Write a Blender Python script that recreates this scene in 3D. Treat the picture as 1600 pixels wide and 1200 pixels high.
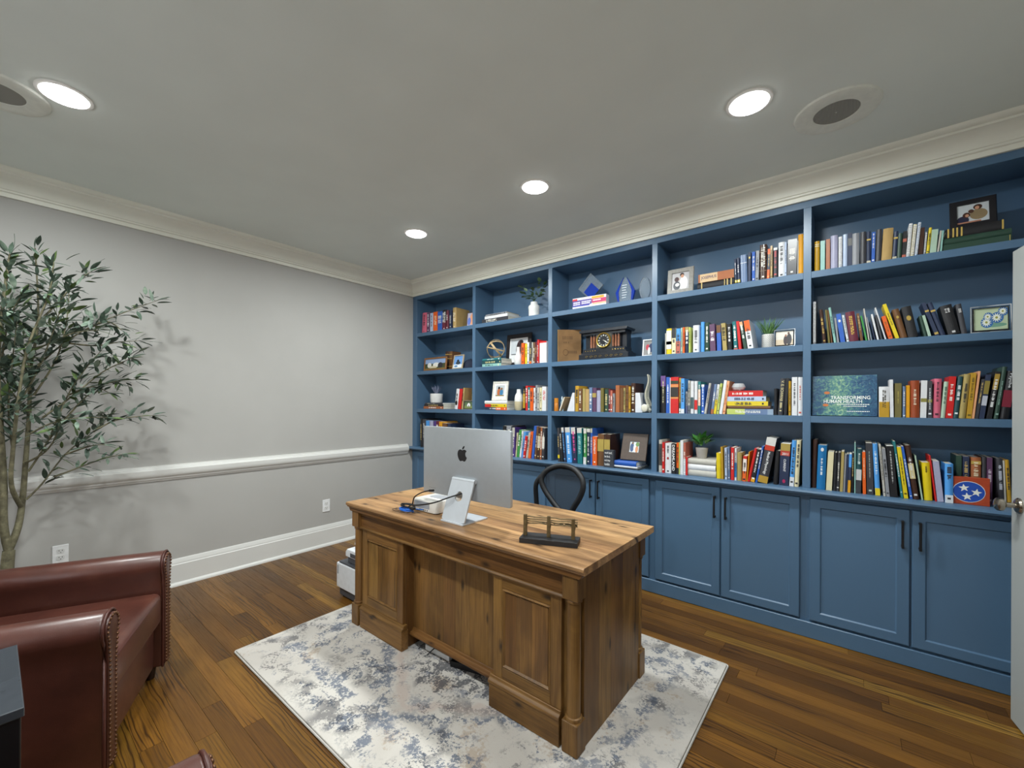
import bpy, bmesh, math, random
from mathutils import Vector, Matrix, Euler
R = math.radians
for o in list(bpy.data.objects): bpy.data.objects.remove(o)
scene = bpy.context.scene
COL = scene.collection

# ---------------------------------------------------------------- camera
F_PX, PCX, PCY, ROLL, YAW = 659.0, 800.0, 630.2, 0.0048, R(38.9)
CAM = (3.9076, -3.0147, 1.3647)
cd = bpy.data.cameras.new('camera'); cd.sensor_width = 36.0; cd.lens = 36.0 * F_PX / 1600.0
cd.shift_y = (PCY - 600.0) / 1600.0; cd.clip_start = 0.02; cd.clip_end = 100
co = bpy.data.objects.new('camera', cd); COL.objects.link(co)
co.matrix_world = Matrix.Translation(CAM) @ Matrix.Rotation(YAW, 4, 'Z') @ Matrix.Rotation(R(90), 4, 'X') @ Matrix.Rotation(ROLL, 4, 'Z')
scene.camera = co

# ---------------------------------------------------------------- world, added fill light, exposure
w = bpy.data.worlds.new('world'); scene.world = w; w.use_nodes = True
w.node_tree.nodes['Background'].inputs[0].default_value = (0.75, 0.86, 1.0, 1)
w.node_tree.nodes['Background'].inputs[1].default_value = 0.6
vs = scene.view_settings
vs.view_transform = 'Standard'; vs.look = 'None'; vs.gamma = 1.0; vs.use_curve_mapping = False
vs.exposure = -0.2
CAN_POWER = 26.0
CAN_COLOR = (0.95, 1.0, 0.985)
ROOM_X, ROOM_Y, CEIL = 4.63, -4.55, 2.715
# soft fill light added behind the camera, set at an unseen window
al = bpy.data.lights.new('added_fill_light', 'AREA'); al.shape = 'RECTANGLE'; al.size = 2.2; al.size_y = 1.5
al.energy = 22.0; al.color = (0.93, 0.97, 1.0)
ao = bpy.data.objects.new('added_fill_light', al); COL.objects.link(ao)
ao.location = (2.3, ROOM_Y - 0.16, 1.55); ao.rotation_euler = (R(90), 0, 0)

# ---------------------------------------------------------------- pixel helper (authoring measurements -> places in the room)
_f = (-math.sin(YAW), math.cos(YAW)); _r = (_f[1], -_f[0])
def at(px, py, axis, val):
    u, v = px - PCX, py - PCY
    c, s = math.cos(ROLL), math.sin(ROLL)
    a, b = (u * c + v * s) / F_PX, (u * s - v * c) / F_PX
    d = (_f[0] + a * _r[0], _f[1] + a * _r[1], b)
    t = (val - CAM[axis]) / d[axis]
    return Vector([CAM[i] + t * d[i] for i in range(3)])

# ---------------------------------------------------------------- colours and materials
def srgb(c):
    if isinstance(c, str):
        c = c.lstrip('#'); c = [int(c[i:i + 2], 16) for i in (0, 2, 4)]
    out = []
    for x in c[:3]:
        x /= 255.0
        out.append(x / 12.92 if x <= 0.04045 else ((x + 0.055) / 1.055) ** 2.4)
    return (*out, 1.0)
MATS = {}
class NT:
    def __init__(s, name):
        s.m = bpy.data.materials.new(name); s.m.use_nodes = True; s.t = s.m.node_tree
        s.bsdf = s.t.nodes['Principled BSDF']; s.out = s.t.nodes['Material Output']
    def n(s, kind, **kw):
        nd = s.t.nodes.new(kind)
        for k, v in kw.items():
            if k.startswith('_'): setattr(nd, k[1:], v)
            else:
                key = int(k[1:]) if k[0] == 'i' and k[1:].isdigit() else k
                if isinstance(v, tuple) and len(v) == 2 and hasattr(v[0], 'outputs'): s.l(v[0].outputs[v[1]], nd.inputs[key])
                else: nd.inputs[key].default_value = v
        return nd
    def l(s, a, b): s.t.links.new(a, b)
    def math(s, op, a, b=0.0, c=None, clamp=False):
        nd = s.t.nodes.new('ShaderNodeMath'); nd.operation = op; nd.use_clamp = clamp
        for i, v in enumerate((a, b, c)):
            if v is None: continue
            if hasattr(v, 'node'): s.l(v, nd.inputs[i])
            else: nd.inputs[i].default_value = v
        return nd.outputs[0]
    def ramp(s, fac, stops, interp='LINEAR'):
        nd = s.t.nodes.new('ShaderNodeValToRGB'); cr = nd.color_ramp; cr.interpolation = interp
        while len(cr.elements) < len(stops): cr.elements.new(0.5)
        for e, (p, c) in zip(cr.elements, stops):
            e.position = p; e.color = c if len(c) == 4 else (*c, 1)
        s.l(fac, nd.inputs[0]); return nd.outputs[0]
    def mix(s, fac, a, b, blend='MIX'):
        nd = s.t.nodes.new('ShaderNodeMix'); nd.data_type = 'RGBA'; nd.blend_type = blend
        for i, v in ((0, fac), (6, a), (7, b)):
            if hasattr(v, 'node'): s.l(v, nd.inputs[i])
            else: nd.inputs[i].default_value = v
        return nd.outputs[2]
    def bump(s, h, strength=0.2, dist=0.01):
        nd = s.t.nodes.new('ShaderNodeBump'); nd.inputs['Strength'].default_value = strength; nd.inputs['Distance'].default_value = dist
        s.l(h, nd.inputs['Height']); s.l(nd.outputs[0], s.bsdf.inputs['Normal'])
    def noise(s, vec, scale, detail=2.0, rough=0.5, dist=0.0):
        nd = s.t.nodes.new('ShaderNodeTexNoise'); nd.inputs['Scale'].default_value = scale; nd.inputs['Detail'].default_value = detail
        nd.inputs['Roughness'].default_value = rough; nd.inputs['Distortion'].default_value = dist
        if vec is not None: s.l(vec, nd.inputs['Vector'])
        return nd.outputs[0]
    def coords(s, kind='Object', scale=(1, 1, 1), rnd=0.0):
        if kind == 'World': v = s.t.nodes.new('ShaderNodeNewGeometry').outputs['Position']
        else: v = s.t.nodes.new('ShaderNodeTexCoord').outputs[kind]
        if rnd:
            oi = s.t.nodes.new('ShaderNodeObjectInfo')
            vm = s.t.nodes.new('ShaderNodeVectorMath'); vm.operation = 'ADD'
            cx = s.t.nodes.new('ShaderNodeCombineXYZ')
            for i, k in enumerate((1.0, 0.73, 0.41)): s.l(s.math('MULTIPLY', oi.outputs['Random'], rnd * k), cx.inputs[i])
            s.l(v, vm.inputs[0]); s.l(cx.outputs[0], vm.inputs[1]); v = vm.outputs[0]
        if scale != (1, 1, 1):
            mp = s.t.nodes.new('ShaderNodeMapping'); mp.inputs['Scale'].default_value = scale
            s.l(v, mp.inputs['Vector']); v = mp.outputs[0]
        return v
def mat(col, rough=0.5, metal=0.0, var=0.05, nscale=30.0, bump=0.0, name=None, spec=0.5, coat=0.0, sheen=0.0):
    key = (str(col), rough, metal, var, nscale, bump, spec, coat, sheen)
    if key in MATS: return MATS[key]
    t = NT(name or 'paint'); c = srgb(col)
    v = t.coords('Object'); f = t.noise(v, nscale, 3.0)
    lo = tuple(max(0, x * (1 - var)) for x in c[:3]); hi = tuple(min(1, x * (1 + var)) for x in c[:3])
    t.l(t.ramp(f, [(0.3, lo), (0.7, hi)]), t.bsdf.inputs['Base Color'])
    t.bsdf.inputs['Roughness'].default_value = rough; t.bsdf.inputs['Metallic'].default_value = metal
    t.bsdf.inputs['Specular IOR Level'].default_value = spec
    t.bsdf.inputs['Coat Weight'].default_value = coat; t.bsdf.inputs['Sheen Weight'].default_value = sheen
    if bump: t.bump(f, bump, 0.002)
    MATS[key] = t.m; return t.m
def glass(col='#ffffff', rough=0.02, ior=1.45, name='glass'):
    key = ('glass', str(col), rough, ior)
    if key in MATS: return MATS[key]
    t = NT(name); t.bsdf.inputs['Base Color'].default_value = srgb(col); t.bsdf.inputs['Transmission Weight'].default_value = 1.0
    t.bsdf.inputs['Roughness'].default_value = rough; t.bsdf.inputs['IOR'].default_value = ior
    MATS[key] = t.m; return t.m
def emit(col, strength):
    t = NT('lamp_lens'); t.bsdf.inputs['Emission Color'].default_value = (*col, 1); t.bsdf.inputs['Emission Strength'].default_value = strength
    t.bsdf.inputs['Base Color'].default_value = (0.9, 0.9, 0.9, 1); return t.m

# ---------------------------------------------------------------- mesh helpers
class MB:
    def __init__(s): s.v = []; s.f = []; s.mi = []; s.cur = 0
    def add(s, vs, fs):
        b = len(s.v); s.v += [tuple(v) for v in vs]; s.f += [tuple(b + i for i in f) for f in fs]; s.mi += [s.cur] * len(fs); return s
    def box(s, x0, x1, y0, y1, z0, z1, M=None):
        vs = [Vector((x, y, z)) for z in (z0, z1) for y in (y0, y1) for x in (x0, x1)]
        if M is not None: vs = [M @ v for v in vs]
        return s.add(vs, [(0, 2, 3, 1), (4, 5, 7, 6), (0, 1, 5, 4), (1, 3, 7, 5), (3, 2, 6, 7), (2, 0, 4, 6)])
    def prism(s, poly, a, b, axis='z', M=None):
        """poly: CCW 2-D outline; extruded a..b along axis. axis z: (x,y); y: (x,z); x: (y,z)"""
        def p3(p, h): return {'z': (p[0], p[1], h), 'y': (p[0], h, p[1]), 'x': (h, p[0], p[1])}[axis]
        n = len(poly); vs = [Vector(p3(p, a)) for p in poly] + [Vector(p3(p, b)) for p in poly]
        if M is not None: vs = [M @ v for v in vs]
        fs = [tuple(range(n))[::-1], tuple(range(n, 2 * n))] + [(i, (i + 1) % n, n + (i + 1) % n, n + i) for i in range(n)]
        return s.add(vs, fs)
    def lathe(s, prof, n=20, c=(0, 0, 0), M=None, cap=True):
        vs = []; fs = []
        for r, z in prof:
            for k in range(n):
                a = 2 * math.pi * k / n; vs.append(Vector((c[0] + r * math.cos(a), c[1] + r * math.sin(a), c[2] + z)))
        for j in range(len(prof) - 1):
            for k in range(n): fs.append((j * n + k, j * n + (k + 1) % n, (j + 1) * n + (k + 1) % n, (j + 1) * n + k))
        if cap: fs.append(tuple(range(n))[::-1]); fs.append(tuple(range((len(prof) - 1) * n, len(prof) * n)))
        if M is not None: vs = [M @ v for v in vs]
        return s.add(vs, fs)
    def tube(s, pts, rad, n=8, closed=False):
        pts = [Vector(p) for p in pts]; m = len(pts); rads = rad if isinstance(rad, (list, tuple)) else [rad] * m
        vs = []; fs = []; up = None
        for i, p in enumerate(pts):
            if closed: d = pts[(i + 1) % m] - pts[i - 1]
            else: d = pts[min(i + 1, m - 1)] - pts[max(i - 1, 0)]
            if d.length < 1e-9: d = Vector((0, 0, 1))
            d.normalize()
            if up is None: up = Vector((0, 0, 1)) if abs(d.z) < 0.9 else Vector((1, 0, 0))
            a = d.cross(up)
            if a.length < 1e-4: a = d.cross(Vector((1, 0, 0)))
            a.normalize(); b = a.cross(d).normalized(); up = b
            for k in range(n):
                t = 2 * math.pi * k / n; vs.append(p + (a * math.cos(t) + b * math.sin(t)) * rads[i])
        rng = m if closed else m - 1
        for j in range(rng):
            j2 = (j + 1) % m
            for k in range(n): fs.append((j * n + k, j * n + (k + 1) % n, j2 * n + (k + 1) % n, j2 * n + k))
        if not closed: fs.append(tuple(range(n))[::-1]); fs.append(tuple(range((m - 1) * n, m * n)))
        return s.add(vs, fs)
    def ball(s, c, r, n=12, m=8, sc=(1, 1, 1), M=None):
        prof = []
        vs = []; fs = []
        for j in range(1, m):
            th = math.pi * j / m
            for k in range(n):
                a = 2 * math.pi * k / n
                vs.append(Vector((c[0] + sc[0] * r * math.sin(th) * math.cos(a), c[1] + sc[1] * r * math.sin(th) * math.sin(a), c[2] - sc[2] * r * math.cos(th))))
        for j in range(m - 2):
            for k in range(n): fs.append((j * n + k, j * n + (k + 1) % n, (j + 1) * n + (k + 1) % n, (j + 1) * n + k))
        bi = len(vs); vs.append(Vector((c[0], c[1], c[2] - sc[2] * r))); vs.append(Vector((c[0], c[1], c[2] + sc[2] * r)))
        for k in range(n): fs.append((bi, (k + 1) % n, k)); fs.append((bi + 1, (m - 2) * n + k, (m - 2) * n + (k + 1) % n))
        if M is not None: vs = [M @ v for v in vs]
        return s.add(vs, fs)
    def mesh(s, name, mats, bevel=0.0, seg=2, smooth=None):
        me = bpy.data.meshes.new(name); me.from_pydata(s.v, [], s.f)
        for m in (mats if isinstance(mats, (list, tuple)) else [mats]): me.materials.append(m)
        if any(s.mi): me.polygons.foreach_set('material_index', s.mi)
        bm = bmesh.new(); bm.from_mesh(me)
        if bevel:
            es = [e for e in bm.edges if len(e.link_faces) == 2 and e.calc_face_angle(0) > 0.5]
            bmesh.ops.bevel(bm, geom=es, offset=bevel, segments=seg, affect='EDGES', profile=0.5, clamp_overlap=True)
        bmesh.ops.recalc_face_normals(bm, faces=bm.faces)
        if smooth is not None:
            for f in bm.faces: f.smooth = True
            for e in bm.edges:
                if len(e.link_faces) == 2 and e.calc_face_angle(0) > smooth: e.smooth = False
        bm.to_mesh(me); bm.free(); return me
    def build(s, name, mats, parent=None, bevel=0.0, seg=2, smooth=None, loc=(0, 0, 0), rot=(0, 0, 0)):
        return link(name, s.mesh(name, mats, bevel, seg, smooth), parent, loc, rot)
def link(name, me, parent=None, loc=(0, 0, 0), rot=(0, 0, 0)):
    o = bpy.data.objects.new(name, me); COL.objects.link(o)
    if parent is not None: o.parent = parent
    o.location = loc; o.rotation_euler = rot; return o
def tag(o, label, cat, group=None):
    o['label'] = label; o['category'] = cat
    if group: o['group'] = group
    return o
def thing(name, label, cat, loc=(0, 0, 0), rz=0.0, group=None, rot=None):
    o = link(name, None, None, loc, rot if rot else (0, 0, rz)); o.empty_display_size = 0.05
    return tag(o, label, cat, group)
def struct(o): o['kind'] = 'structure'; return o
def copy_tree(o, parent=None):
    c = o.copy(); COL.objects.link(c)
    if parent is not None: c.parent = parent
    for ch in [k for k in bpy.data.objects if k.parent == o]: copy_tree(ch, c)
    return c
def circle(n, r=1.0, c=(0, 0), a0=0.0, sx=1.0, sy=1.0):
    return [(c[0] + sx * r * math.cos(a0 + 2 * math.pi * k / n), c[1] + sy * r * math.sin(a0 + 2 * math.pi * k / n)) for k in range(n)]
def rrect(x0, x1, y0, y1, r, n=4):
    out = []
    for cx, cy, a in ((x1 - r, y0 + r, -90), (x1 - r, y1 - r, 0), (x0 + r, y1 - r, 90), (x0 + r, y0 + r, 180)):
        for k in range(n + 1):
            t = R(a + 90 * k / n); out.append((cx + r * math.cos(t), cy + r * math.sin(t)))
    return out
_txt = {}
def text_mesh(body, size=1.0, align='CENTER', mats=None, bold=0.0, spacing=1.0):
    """lettering lying in XY, centred on the origin, as a flat mesh"""
    cu = bpy.data.curves.new('lettering', 'FONT'); cu.body = body; cu.size = size; cu.align_x = align; cu.align_y = 'CENTER'
    cu.resolution_u = 2; cu.offset = bold; cu.space_line = spacing; cu.extrude = 0.0
    o = bpy.data.objects.new('lettering_tmp', cu); COL.objects.link(o)
    dg = bpy.context.evaluated_depsgraph_get()
    me = bpy.data.meshes.new_from_object(o.evaluated_get(dg))
    bpy.data.objects.remove(o); bpy.data.curves.remove(cu)
    me.name = 'lettering'; me.materials.clear()
    if mats: me.materials.append(mats)
    return me
def mesh_dims(me):
    xs = [v.co.x for v in me.vertices]; ys = [v.co.y for v in me.vertices]
    return (min(xs), max(xs), min(ys), max(ys)) if xs else (0, 0, 0, 0)
def fit_text(body, width, height, mats, bold=0.0):
    me = text_mesh(body, 1.0, mats=mats, bold=bold); x0, x1, y0, y1 = mesh_dims(me)
    sx = width / max(1e-6, x1 - x0); sy = height / max(1e-6, y1 - y0)
    me.transform(Matrix.Diagonal((sx, sy, 1, 1)) @ Matrix.Translation((-(x0 + x1) / 2, -(y0 + y1) / 2, 0)))
    return me
# ================================================================ shared surfaces
def wall_paint(name, col, rough=0.6):
    t = NT(name); v = t.coords('World')
    a = t.noise(v, 2.2, 3.0); c = srgb(col)
    t.l(t.ramp(a, [(0.3, tuple(x * 0.97 for x in c[:3])), (0.7, tuple(min(1, x * 1.03) for x in c[:3]))]), t.bsdf.inputs['Base Color'])
    t.bsdf.inputs['Roughness'].default_value = rough; t.bump(t.noise(v, 260.0, 2.0), 0.05, 0.001); return t.m
M_WALL = wall_paint('wall_paint', '#b3b1ad')
M_CEIL = wall_paint('ceiling_paint', '#e2e8e2', 0.75)
M_TRIM = wall_paint('trim_paint', '#f0efe2', 0.38)
M_BASE = wall_paint('baseboard_paint', '#dbdad6', 0.38)
M_BLUE = wall_paint('blue_cabinet_paint', '#4e6c89', 0.34)
M_BLACKM = mat('#17171a', 0.45, 0.3, name='black_metal')
M_WHITEP = mat('#eeeeee', 0.35, name='white_plastic')

def oak_floor():
    t = NT('oak_floor'); oi = t.n('ShaderNodeObjectInfo').outputs['Random']
    v = t.coords('World', (1, 1, 1), 37.0)
    def sc(x, y, z=1.0):
        mp = t.n('ShaderNodeMapping'); mp.inputs['Scale'].default_value = (x, y, z); t.l(v, mp.inputs['Vector']); return mp.outputs[0]
    base = t.ramp(oi, [(0.0, srgb('#533611')), (0.25, srgb('#694618')), (0.5, srgb('#7b541e')), (0.7, srgb('#614014')), (0.88, srgb('#855f22')), (1.0, srgb('#9e7832'))])
    warp = t.noise(sc(1.7, 9.0), 1.0, 2.0)
    wv = t.n('ShaderNodeTexWave'); wv.wave_type = 'BANDS'; wv.bands_direction = 'Y'
    wv.inputs['Scale'].default_value = 12.0; wv.inputs['Distortion'].default_value = 13.0; wv.inputs['Detail'].default_value = 2.5
    wv.inputs['Detail Scale'].default_value = 0.9; t.l(sc(0.22, 1.5), wv.inputs['Vector'])
    rings = t.ramp(wv.outputs[1], [(0.0, (1, 1, 1)), (0.2, (0.35, 0.35, 0.35)), (0.42, (0, 0, 0)), (1.0, (0, 0, 0))])
    gate = t.ramp(t.noise(sc(0.9, 5.0), 1.0, 1.0), [(0.44, (0, 0, 0)), (0.56, (1, 1, 1))])
    pores = t.ramp(t.noise(sc(5.0, 190.0), 1.0, 3.0, 0.65), [(0.38, (1, 1, 1)), (0.56, (0, 0, 0))])
    blotch = t.ramp(warp, [(0.3, (0.72, 0.72, 0.72)), (0.7, (1.15, 1.12, 1.08))])
    c = t.mix(1.0, base, blotch, 'MULTIPLY')
    c = t.mix(t.math('MULTIPLY', pores, 0.42), c, srgb('#4a2c12'))
    c = t.mix(t.math('MULTIPLY', t.math('MULTIPLY', rings, gate), 0.85), c, srgb('#2c190a'))
    t.l(c, t.bsdf.inputs['Base Color'])
    t.l(t.ramp(pores, [(0, (0.3, 0.3, 0.3)), (1, (0.42, 0.42, 0.42))]), t.bsdf.inputs['Roughness'])
    t.bump(pores, 0.08, 0.001); t.bsdf.inputs['Specular IOR Level'].default_value = 0.32
    return t.m
M_FLOOR = oak_floor()

# ================================================================ floor
random.seed(11)
struct(MB().box(-0.1, ROOM_X + 0.1, ROOM_Y - 0.1, 0.34, -0.12, -0.012).build('floor', mat('#2c1c0e', 0.8, name='subfloor')))
FLOOR = bpy.data.objects['floor']
pm = MB().box(-0.5, 0.5, -0.5, 0.5, -1, 0).mesh('plank', M_FLOOR)
PW = 0.0762
y = 0.02; row = 0
while y > ROOM_Y:
    x = -random.uniform(0, 0.9); y1 = y - PW
    while x < ROOM_X:
        L = random.choice((0.7, 0.9, 1.1, 1.3, 1.5, 1.8)) * random.uniform(0.9, 1.1)
        a, b = max(0.0, x), min(ROOM_X, x + L)
        if b - a > 0.03:
            o = link('plank', pm, FLOOR, ((a + b) / 2, (y + y1) / 2, 0.0)); o.scale = (b - a - 0.0012, PW - 0.0012, 0.0115)
        x += L
    y = y1; row += 1

# ================================================================ walls, ceiling
struct(MB().box(-0.12, 0, ROOM_Y - 0.12, 0.46, 0, CEIL).build('wall_left', M_WALL))
struct(MB().box(0, ROOM_X + 0.12, 0.345, 0.46, 0, CEIL).build('wall_far', M_WALL))
DOOR_Y0, DOOR_Y1 = -1.84, -0.99
wr = MB(); X0, X1 = ROOM_X, ROOM_X + 0.12
wr.box(X0, X1, DOOR_Y1, 0.345, 0, CEIL); wr.box(X0, X1, ROOM_Y - 0.12, DOOR_Y0, 0, CEIL); wr.box(X0, X1, DOOR_Y0, DOOR_Y1, 2.06, CEIL)
struct(wr.build('wall_right', M_WALL))
WX0, WX1, WZ0, WZ1 = 1.2, 3.4, 0.8, 2.3
wb = MB(); Y0, Y1 = ROOM_Y - 0.12, ROOM_Y
wb.box(0, WX0, Y0, Y1, 0, CEIL); wb.box(WX1, ROOM_X, Y0, Y1, 0, CEIL); wb.box(WX0, WX1, Y0, Y1, 0, WZ0); wb.box(WX0, WX1, Y0, Y1, WZ1, CEIL)
struct(wb.build('wall_back', M_WALL))
struct(MB().box(-0.12, ROOM_X + 0.12, ROOM_Y - 0.12, 0.46, CEIL, CEIL + 0.1).build('ceiling', M_CEIL))
# hall beyond the door opening
hw = MB(); hw.box(5.6, 5.7, -3.2, 0.3, 0, CEIL); hw.box(ROOM_X + 0.12, 5.7, 0.2, 0.3, 0, CEIL); hw.box(ROOM_X + 0.12, 5.7, -3.3, -3.2, 0, CEIL)
struct(hw.build('wall_hall', M_WALL))
struct(MB().box(ROOM_X, 5.7, -3.3, 0.3, -0.12, -0.001).build('floor_hall', mat('#9a6a33', 0.4, name='hall_boards')))
struct(MB().box(ROOM_X + 0.12, 5.7, -3.3, 0.3, CEIL, CEIL + 0.1).build('ceiling_hall', M_CEIL))
# unseen window added behind the camera to go with the fill light
wf = MB()
for a, b in ((WX0, WX0 + 0.05), (WX1 - 0.05, WX1), (2.275, 2.325)): wf.box(a, b, Y0 + 0.03, Y1 + 0.01, WZ0, WZ1)
for a, b in ((WZ0, WZ0 + 0.05), (WZ1 - 0.05, WZ1), (1.53, 1.57)): wf.box(WX0 + 0.05, WX1 - 0.05, Y0 + 0.035, Y1 + 0.005, a, b)
win = struct(wf.build('added_window_1', M_BASE))
for a, b in ((WX0 + 0.05, 2.275), (2.325, WX1 - 0.05)):
    for c, d in ((WZ0 + 0.05, 1.53), (1.57, WZ1 - 0.05)):
        MB().box(a, b, Y0 + 0.055, Y0 + 0.059, c, d).build('pane', glass('#ffffff', 0.0, 1.05, 'thin_pane'), win)

# crown moulding, chair rail, baseboard (profiles are (offset from wall, height))
CROWN = [(0, 2.57), (0.016, 2.57), (0.018, 2.594), (0.030, 2.597), (0.031, 2.607), (0.038, 2.609), (0.040, 2.616), (0.043, 2.632), (0.052, 2.650),
         (0.068, 2.667), (0.088, 2.678), (0.100, 2.681), (0.102, 2.691), (0.112, 2.693), (0.122, 2.702), (0.126, 2.707), (0.127, CEIL), (0, CEIL)]
RAIL = [(0, 0.79), (0.008, 0.79), (0.011, 0.80), (0.018, 0.806), (0.020, 0.816), (0.028, 0.823), (0.034, 0.836), (0.036, 0.85), (0.036, 0.872), (0.028, 0.879),
        (0.026, 0.886), (0.018, 0.890), (0.015, 0.90), (0, 0.902)]
BASE = [(0, 0), (0.034, 0), (0.034, 0.008), (0.028, 0.020), (0.018, 0.026), (0.017, 0.155), (0.013, 0.160), (0.013, 0.172), (0.009, 0.178), (0.008, 0.192), (0.004, 0.198), (0, 0.198)]
def run(prof, p0, p1, nrm, m0=0.0, m1=0.0):
    """extrude a wall profile from p0 to p1; m0/m1 = mitre (shift along the run per unit offset)"""
    p0 = Vector((*p0, 0)); p1 = Vector((*p1, 0)); d = (p1 - p0).normalized(); n = Vector((*nrm, 0)); k = len(prof)
    vs = [p0 + n * o + d * (o * m0) + Vector((0, 0, z)) for o, z in prof] + [p1 + n * o + d * (o * m1) + Vector((0, 0, z)) for o, z in prof]
    return MB().add(vs, [tuple(range(k)), tuple(range(k, 2 * k))[::-1]] + [(i, (i + 1) % k, k + (i + 1) % k, k + i) for i in range(k)])
YU = 0.02
struct(run(CROWN, (0, ROOM_Y), (0, YU), (1, 0), 1, -1).build('trim_1', M_TRIM, smooth=0.6))
struct(run(CROWN, (0, YU), (ROOM_X, YU), (0, -1), 1, -1).build('trim_2', M_TRIM, smooth=0.6))
struct(run(CROWN, (ROOM_X, YU), (ROOM_X, ROOM_Y), (-1, 0), 1, -1).build('trim_3', M_TRIM, smooth=0.6))
struct(run(CROWN, (ROOM_X, ROOM_Y), (0, ROOM_Y), (0, 1), 1, -1).build('trim_4', M_TRIM, smooth=0.6))
struct(run(RAIL, (0, ROOM_Y), (0, -0.052), (1, 0)).build('trim_5', M_BASE, smooth=0.6))
struct(run(RAIL, (ROOM_X, DOOR_Y0 - 0.09), (ROOM_X, ROOM_Y), (-1, 0)).build('trim_6', M_BASE, smooth=0.6))
struct(run(BASE, (0, ROOM_Y), (0, -0.002), (1, 0)).build('baseboard_left', M_BASE, smooth=0.6))
struct(run(BASE, (ROOM_X, DOOR_Y0 - 0.09), (ROOM_X, ROOM_Y), (-1, 0)).build('baseboard_right', M_BASE, smooth=0.6))
struct(run(BASE, (ROOM_X, ROOM_Y), (0, ROOM_Y), (0, 1)).build('baseboard_back', M_BASE, smooth=0.6))
dc = MB(); dc.box(ROOM_X - 0.018, ROOM_X, DOOR_Y0 - 0.09, DOOR_Y0, 0, 2.15); dc.box(ROOM_X - 0.018, ROOM_X, DOOR_Y1 + 0.004, DOOR_Y1 + 0.09, 0, 2.15); dc.box(ROOM_X - 0.018, ROOM_X, DOOR_Y0, DOOR_Y1 + 0.004, 2.06, 2.15)
struct(dc.build('trim_7', M_BASE, bevel=0.004))

# ---- the open door at the right edge of the picture
fe = Vector((4.462, -0.235)); hg = Vector((4.590, -1.035)); dv = (fe - hg); DL = dv.length; da = math.atan2(dv.y, dv.x)
M_DOOR = wall_paint('shaded_door_paint', '#a8acaa', 0.4)  # white door, its shade put into a grey base colour
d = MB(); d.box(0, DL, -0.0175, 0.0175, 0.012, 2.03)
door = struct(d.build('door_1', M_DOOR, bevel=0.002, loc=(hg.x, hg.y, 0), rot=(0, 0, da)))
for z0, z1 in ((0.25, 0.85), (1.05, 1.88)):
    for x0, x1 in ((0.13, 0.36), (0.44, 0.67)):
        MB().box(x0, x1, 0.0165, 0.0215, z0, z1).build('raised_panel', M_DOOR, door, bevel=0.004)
kn = MB(); Mk = Matrix.Translation((DL - 0.065, 0.0175, 0.945)) @ Matrix.Rotation(R(-90), 4, 'X')
M_NICKEL = mat('#a89f92', 0.22, 1.0, name='satin_nickel')
kn.lathe([(0.033, 0), (0.033, 0.004), (0.028, 0.010), (0.014, 0.013), (0.012, 0.015)], 24, M=Mk)
kp = kn.build('knob_rose', M_NICKEL, door, smooth=0.6)
kn = MB(); kn.lathe([(0.0105, 0.012), (0.0105, 0.040), (0.018, 0.044), (0.026, 0.050), (0.0285, 0.058), (0.027, 0.066), (0.020, 0.072), (0.008, 0.074)], 24, M=Mk)
kn.build('door_knob', M_NICKEL, door, smooth=0.6)

# ================================================================ recessed lamps and loudspeakers in the ceiling
M_RING = mat('#e8e6e0', 0.4, name='lamp_trim'); M_LENS = emit((0.97, 0.99, 1.0), 12.0)
def can(x, y, label):
    t = thing('recessed_light', label, 'ceiling light', (x, y, CEIL), group='recessed ceiling lights')
    MB().lathe([(0.079, -0.001), (0.079, -0.006), (0.092, -0.004), (0.094, 0.0)], 32, cap=False).build('trim_ring', M_RING, t, smooth=0.8)
    MB().lathe([(0.079, -0.002), (0.078, -0.008), (0.070, -0.0125), (0.045, -0.0155), (0.004, -0.0165)], 32).build('lens', M_LENS, t, smooth=1.0)
    L = bpy.data.lights.new('recessed_lamp', 'AREA'); L.shape = 'DISK'; L.size = 0.15; L.energy = CAN_POWER; L.color = CAN_COLOR; L.spread = R(176)
    lo = bpy.data.objects.new('recessed_lamp', L); COL.objects.link(lo); lo.parent = t; lo.location = (0, 0, -0.0175)
can(1.2, -0.885, 'round recessed ceiling light nearest the corner of wall and bookcase')
can(2.365, -0.885, 'round recessed ceiling light above the desk, middle of the bookcase row')
can(3.543, -0.885, 'round recessed ceiling light beside the loudspeaker near the bookcase')
can(1.2, -2.81, 'round recessed ceiling light beside the loudspeaker above the olive tree')
can(2.365, -2.81, 'round recessed ceiling light behind the view, above the reading chairs')
can(3.543, -2.81, 'round recessed ceiling light just above the viewer by the door')
M_SPK = mat('#e2e4da', 0.45, name='speaker_bezel'); 
def grille_mat():
    t = NT('speaker_grille'); v = t.coords('Object'); wv = t.n('ShaderNodeTexWave'); wv.inputs['Scale'].default_value = 60.0; t.l(v, wv.inputs['Vector'])
    t.l(t.ramp(wv.outputs[1], [(0.2, srgb('#77766f')), (0.8, srgb('#a2a199'))]), t.bsdf.inputs['Base Color']); t.bsdf.inputs['Roughness'].default_value = 0.6
    t.bump(wv.outputs[1], 0.4, 0.002); return t.m
M_GRILLE = grille_mat()
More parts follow.
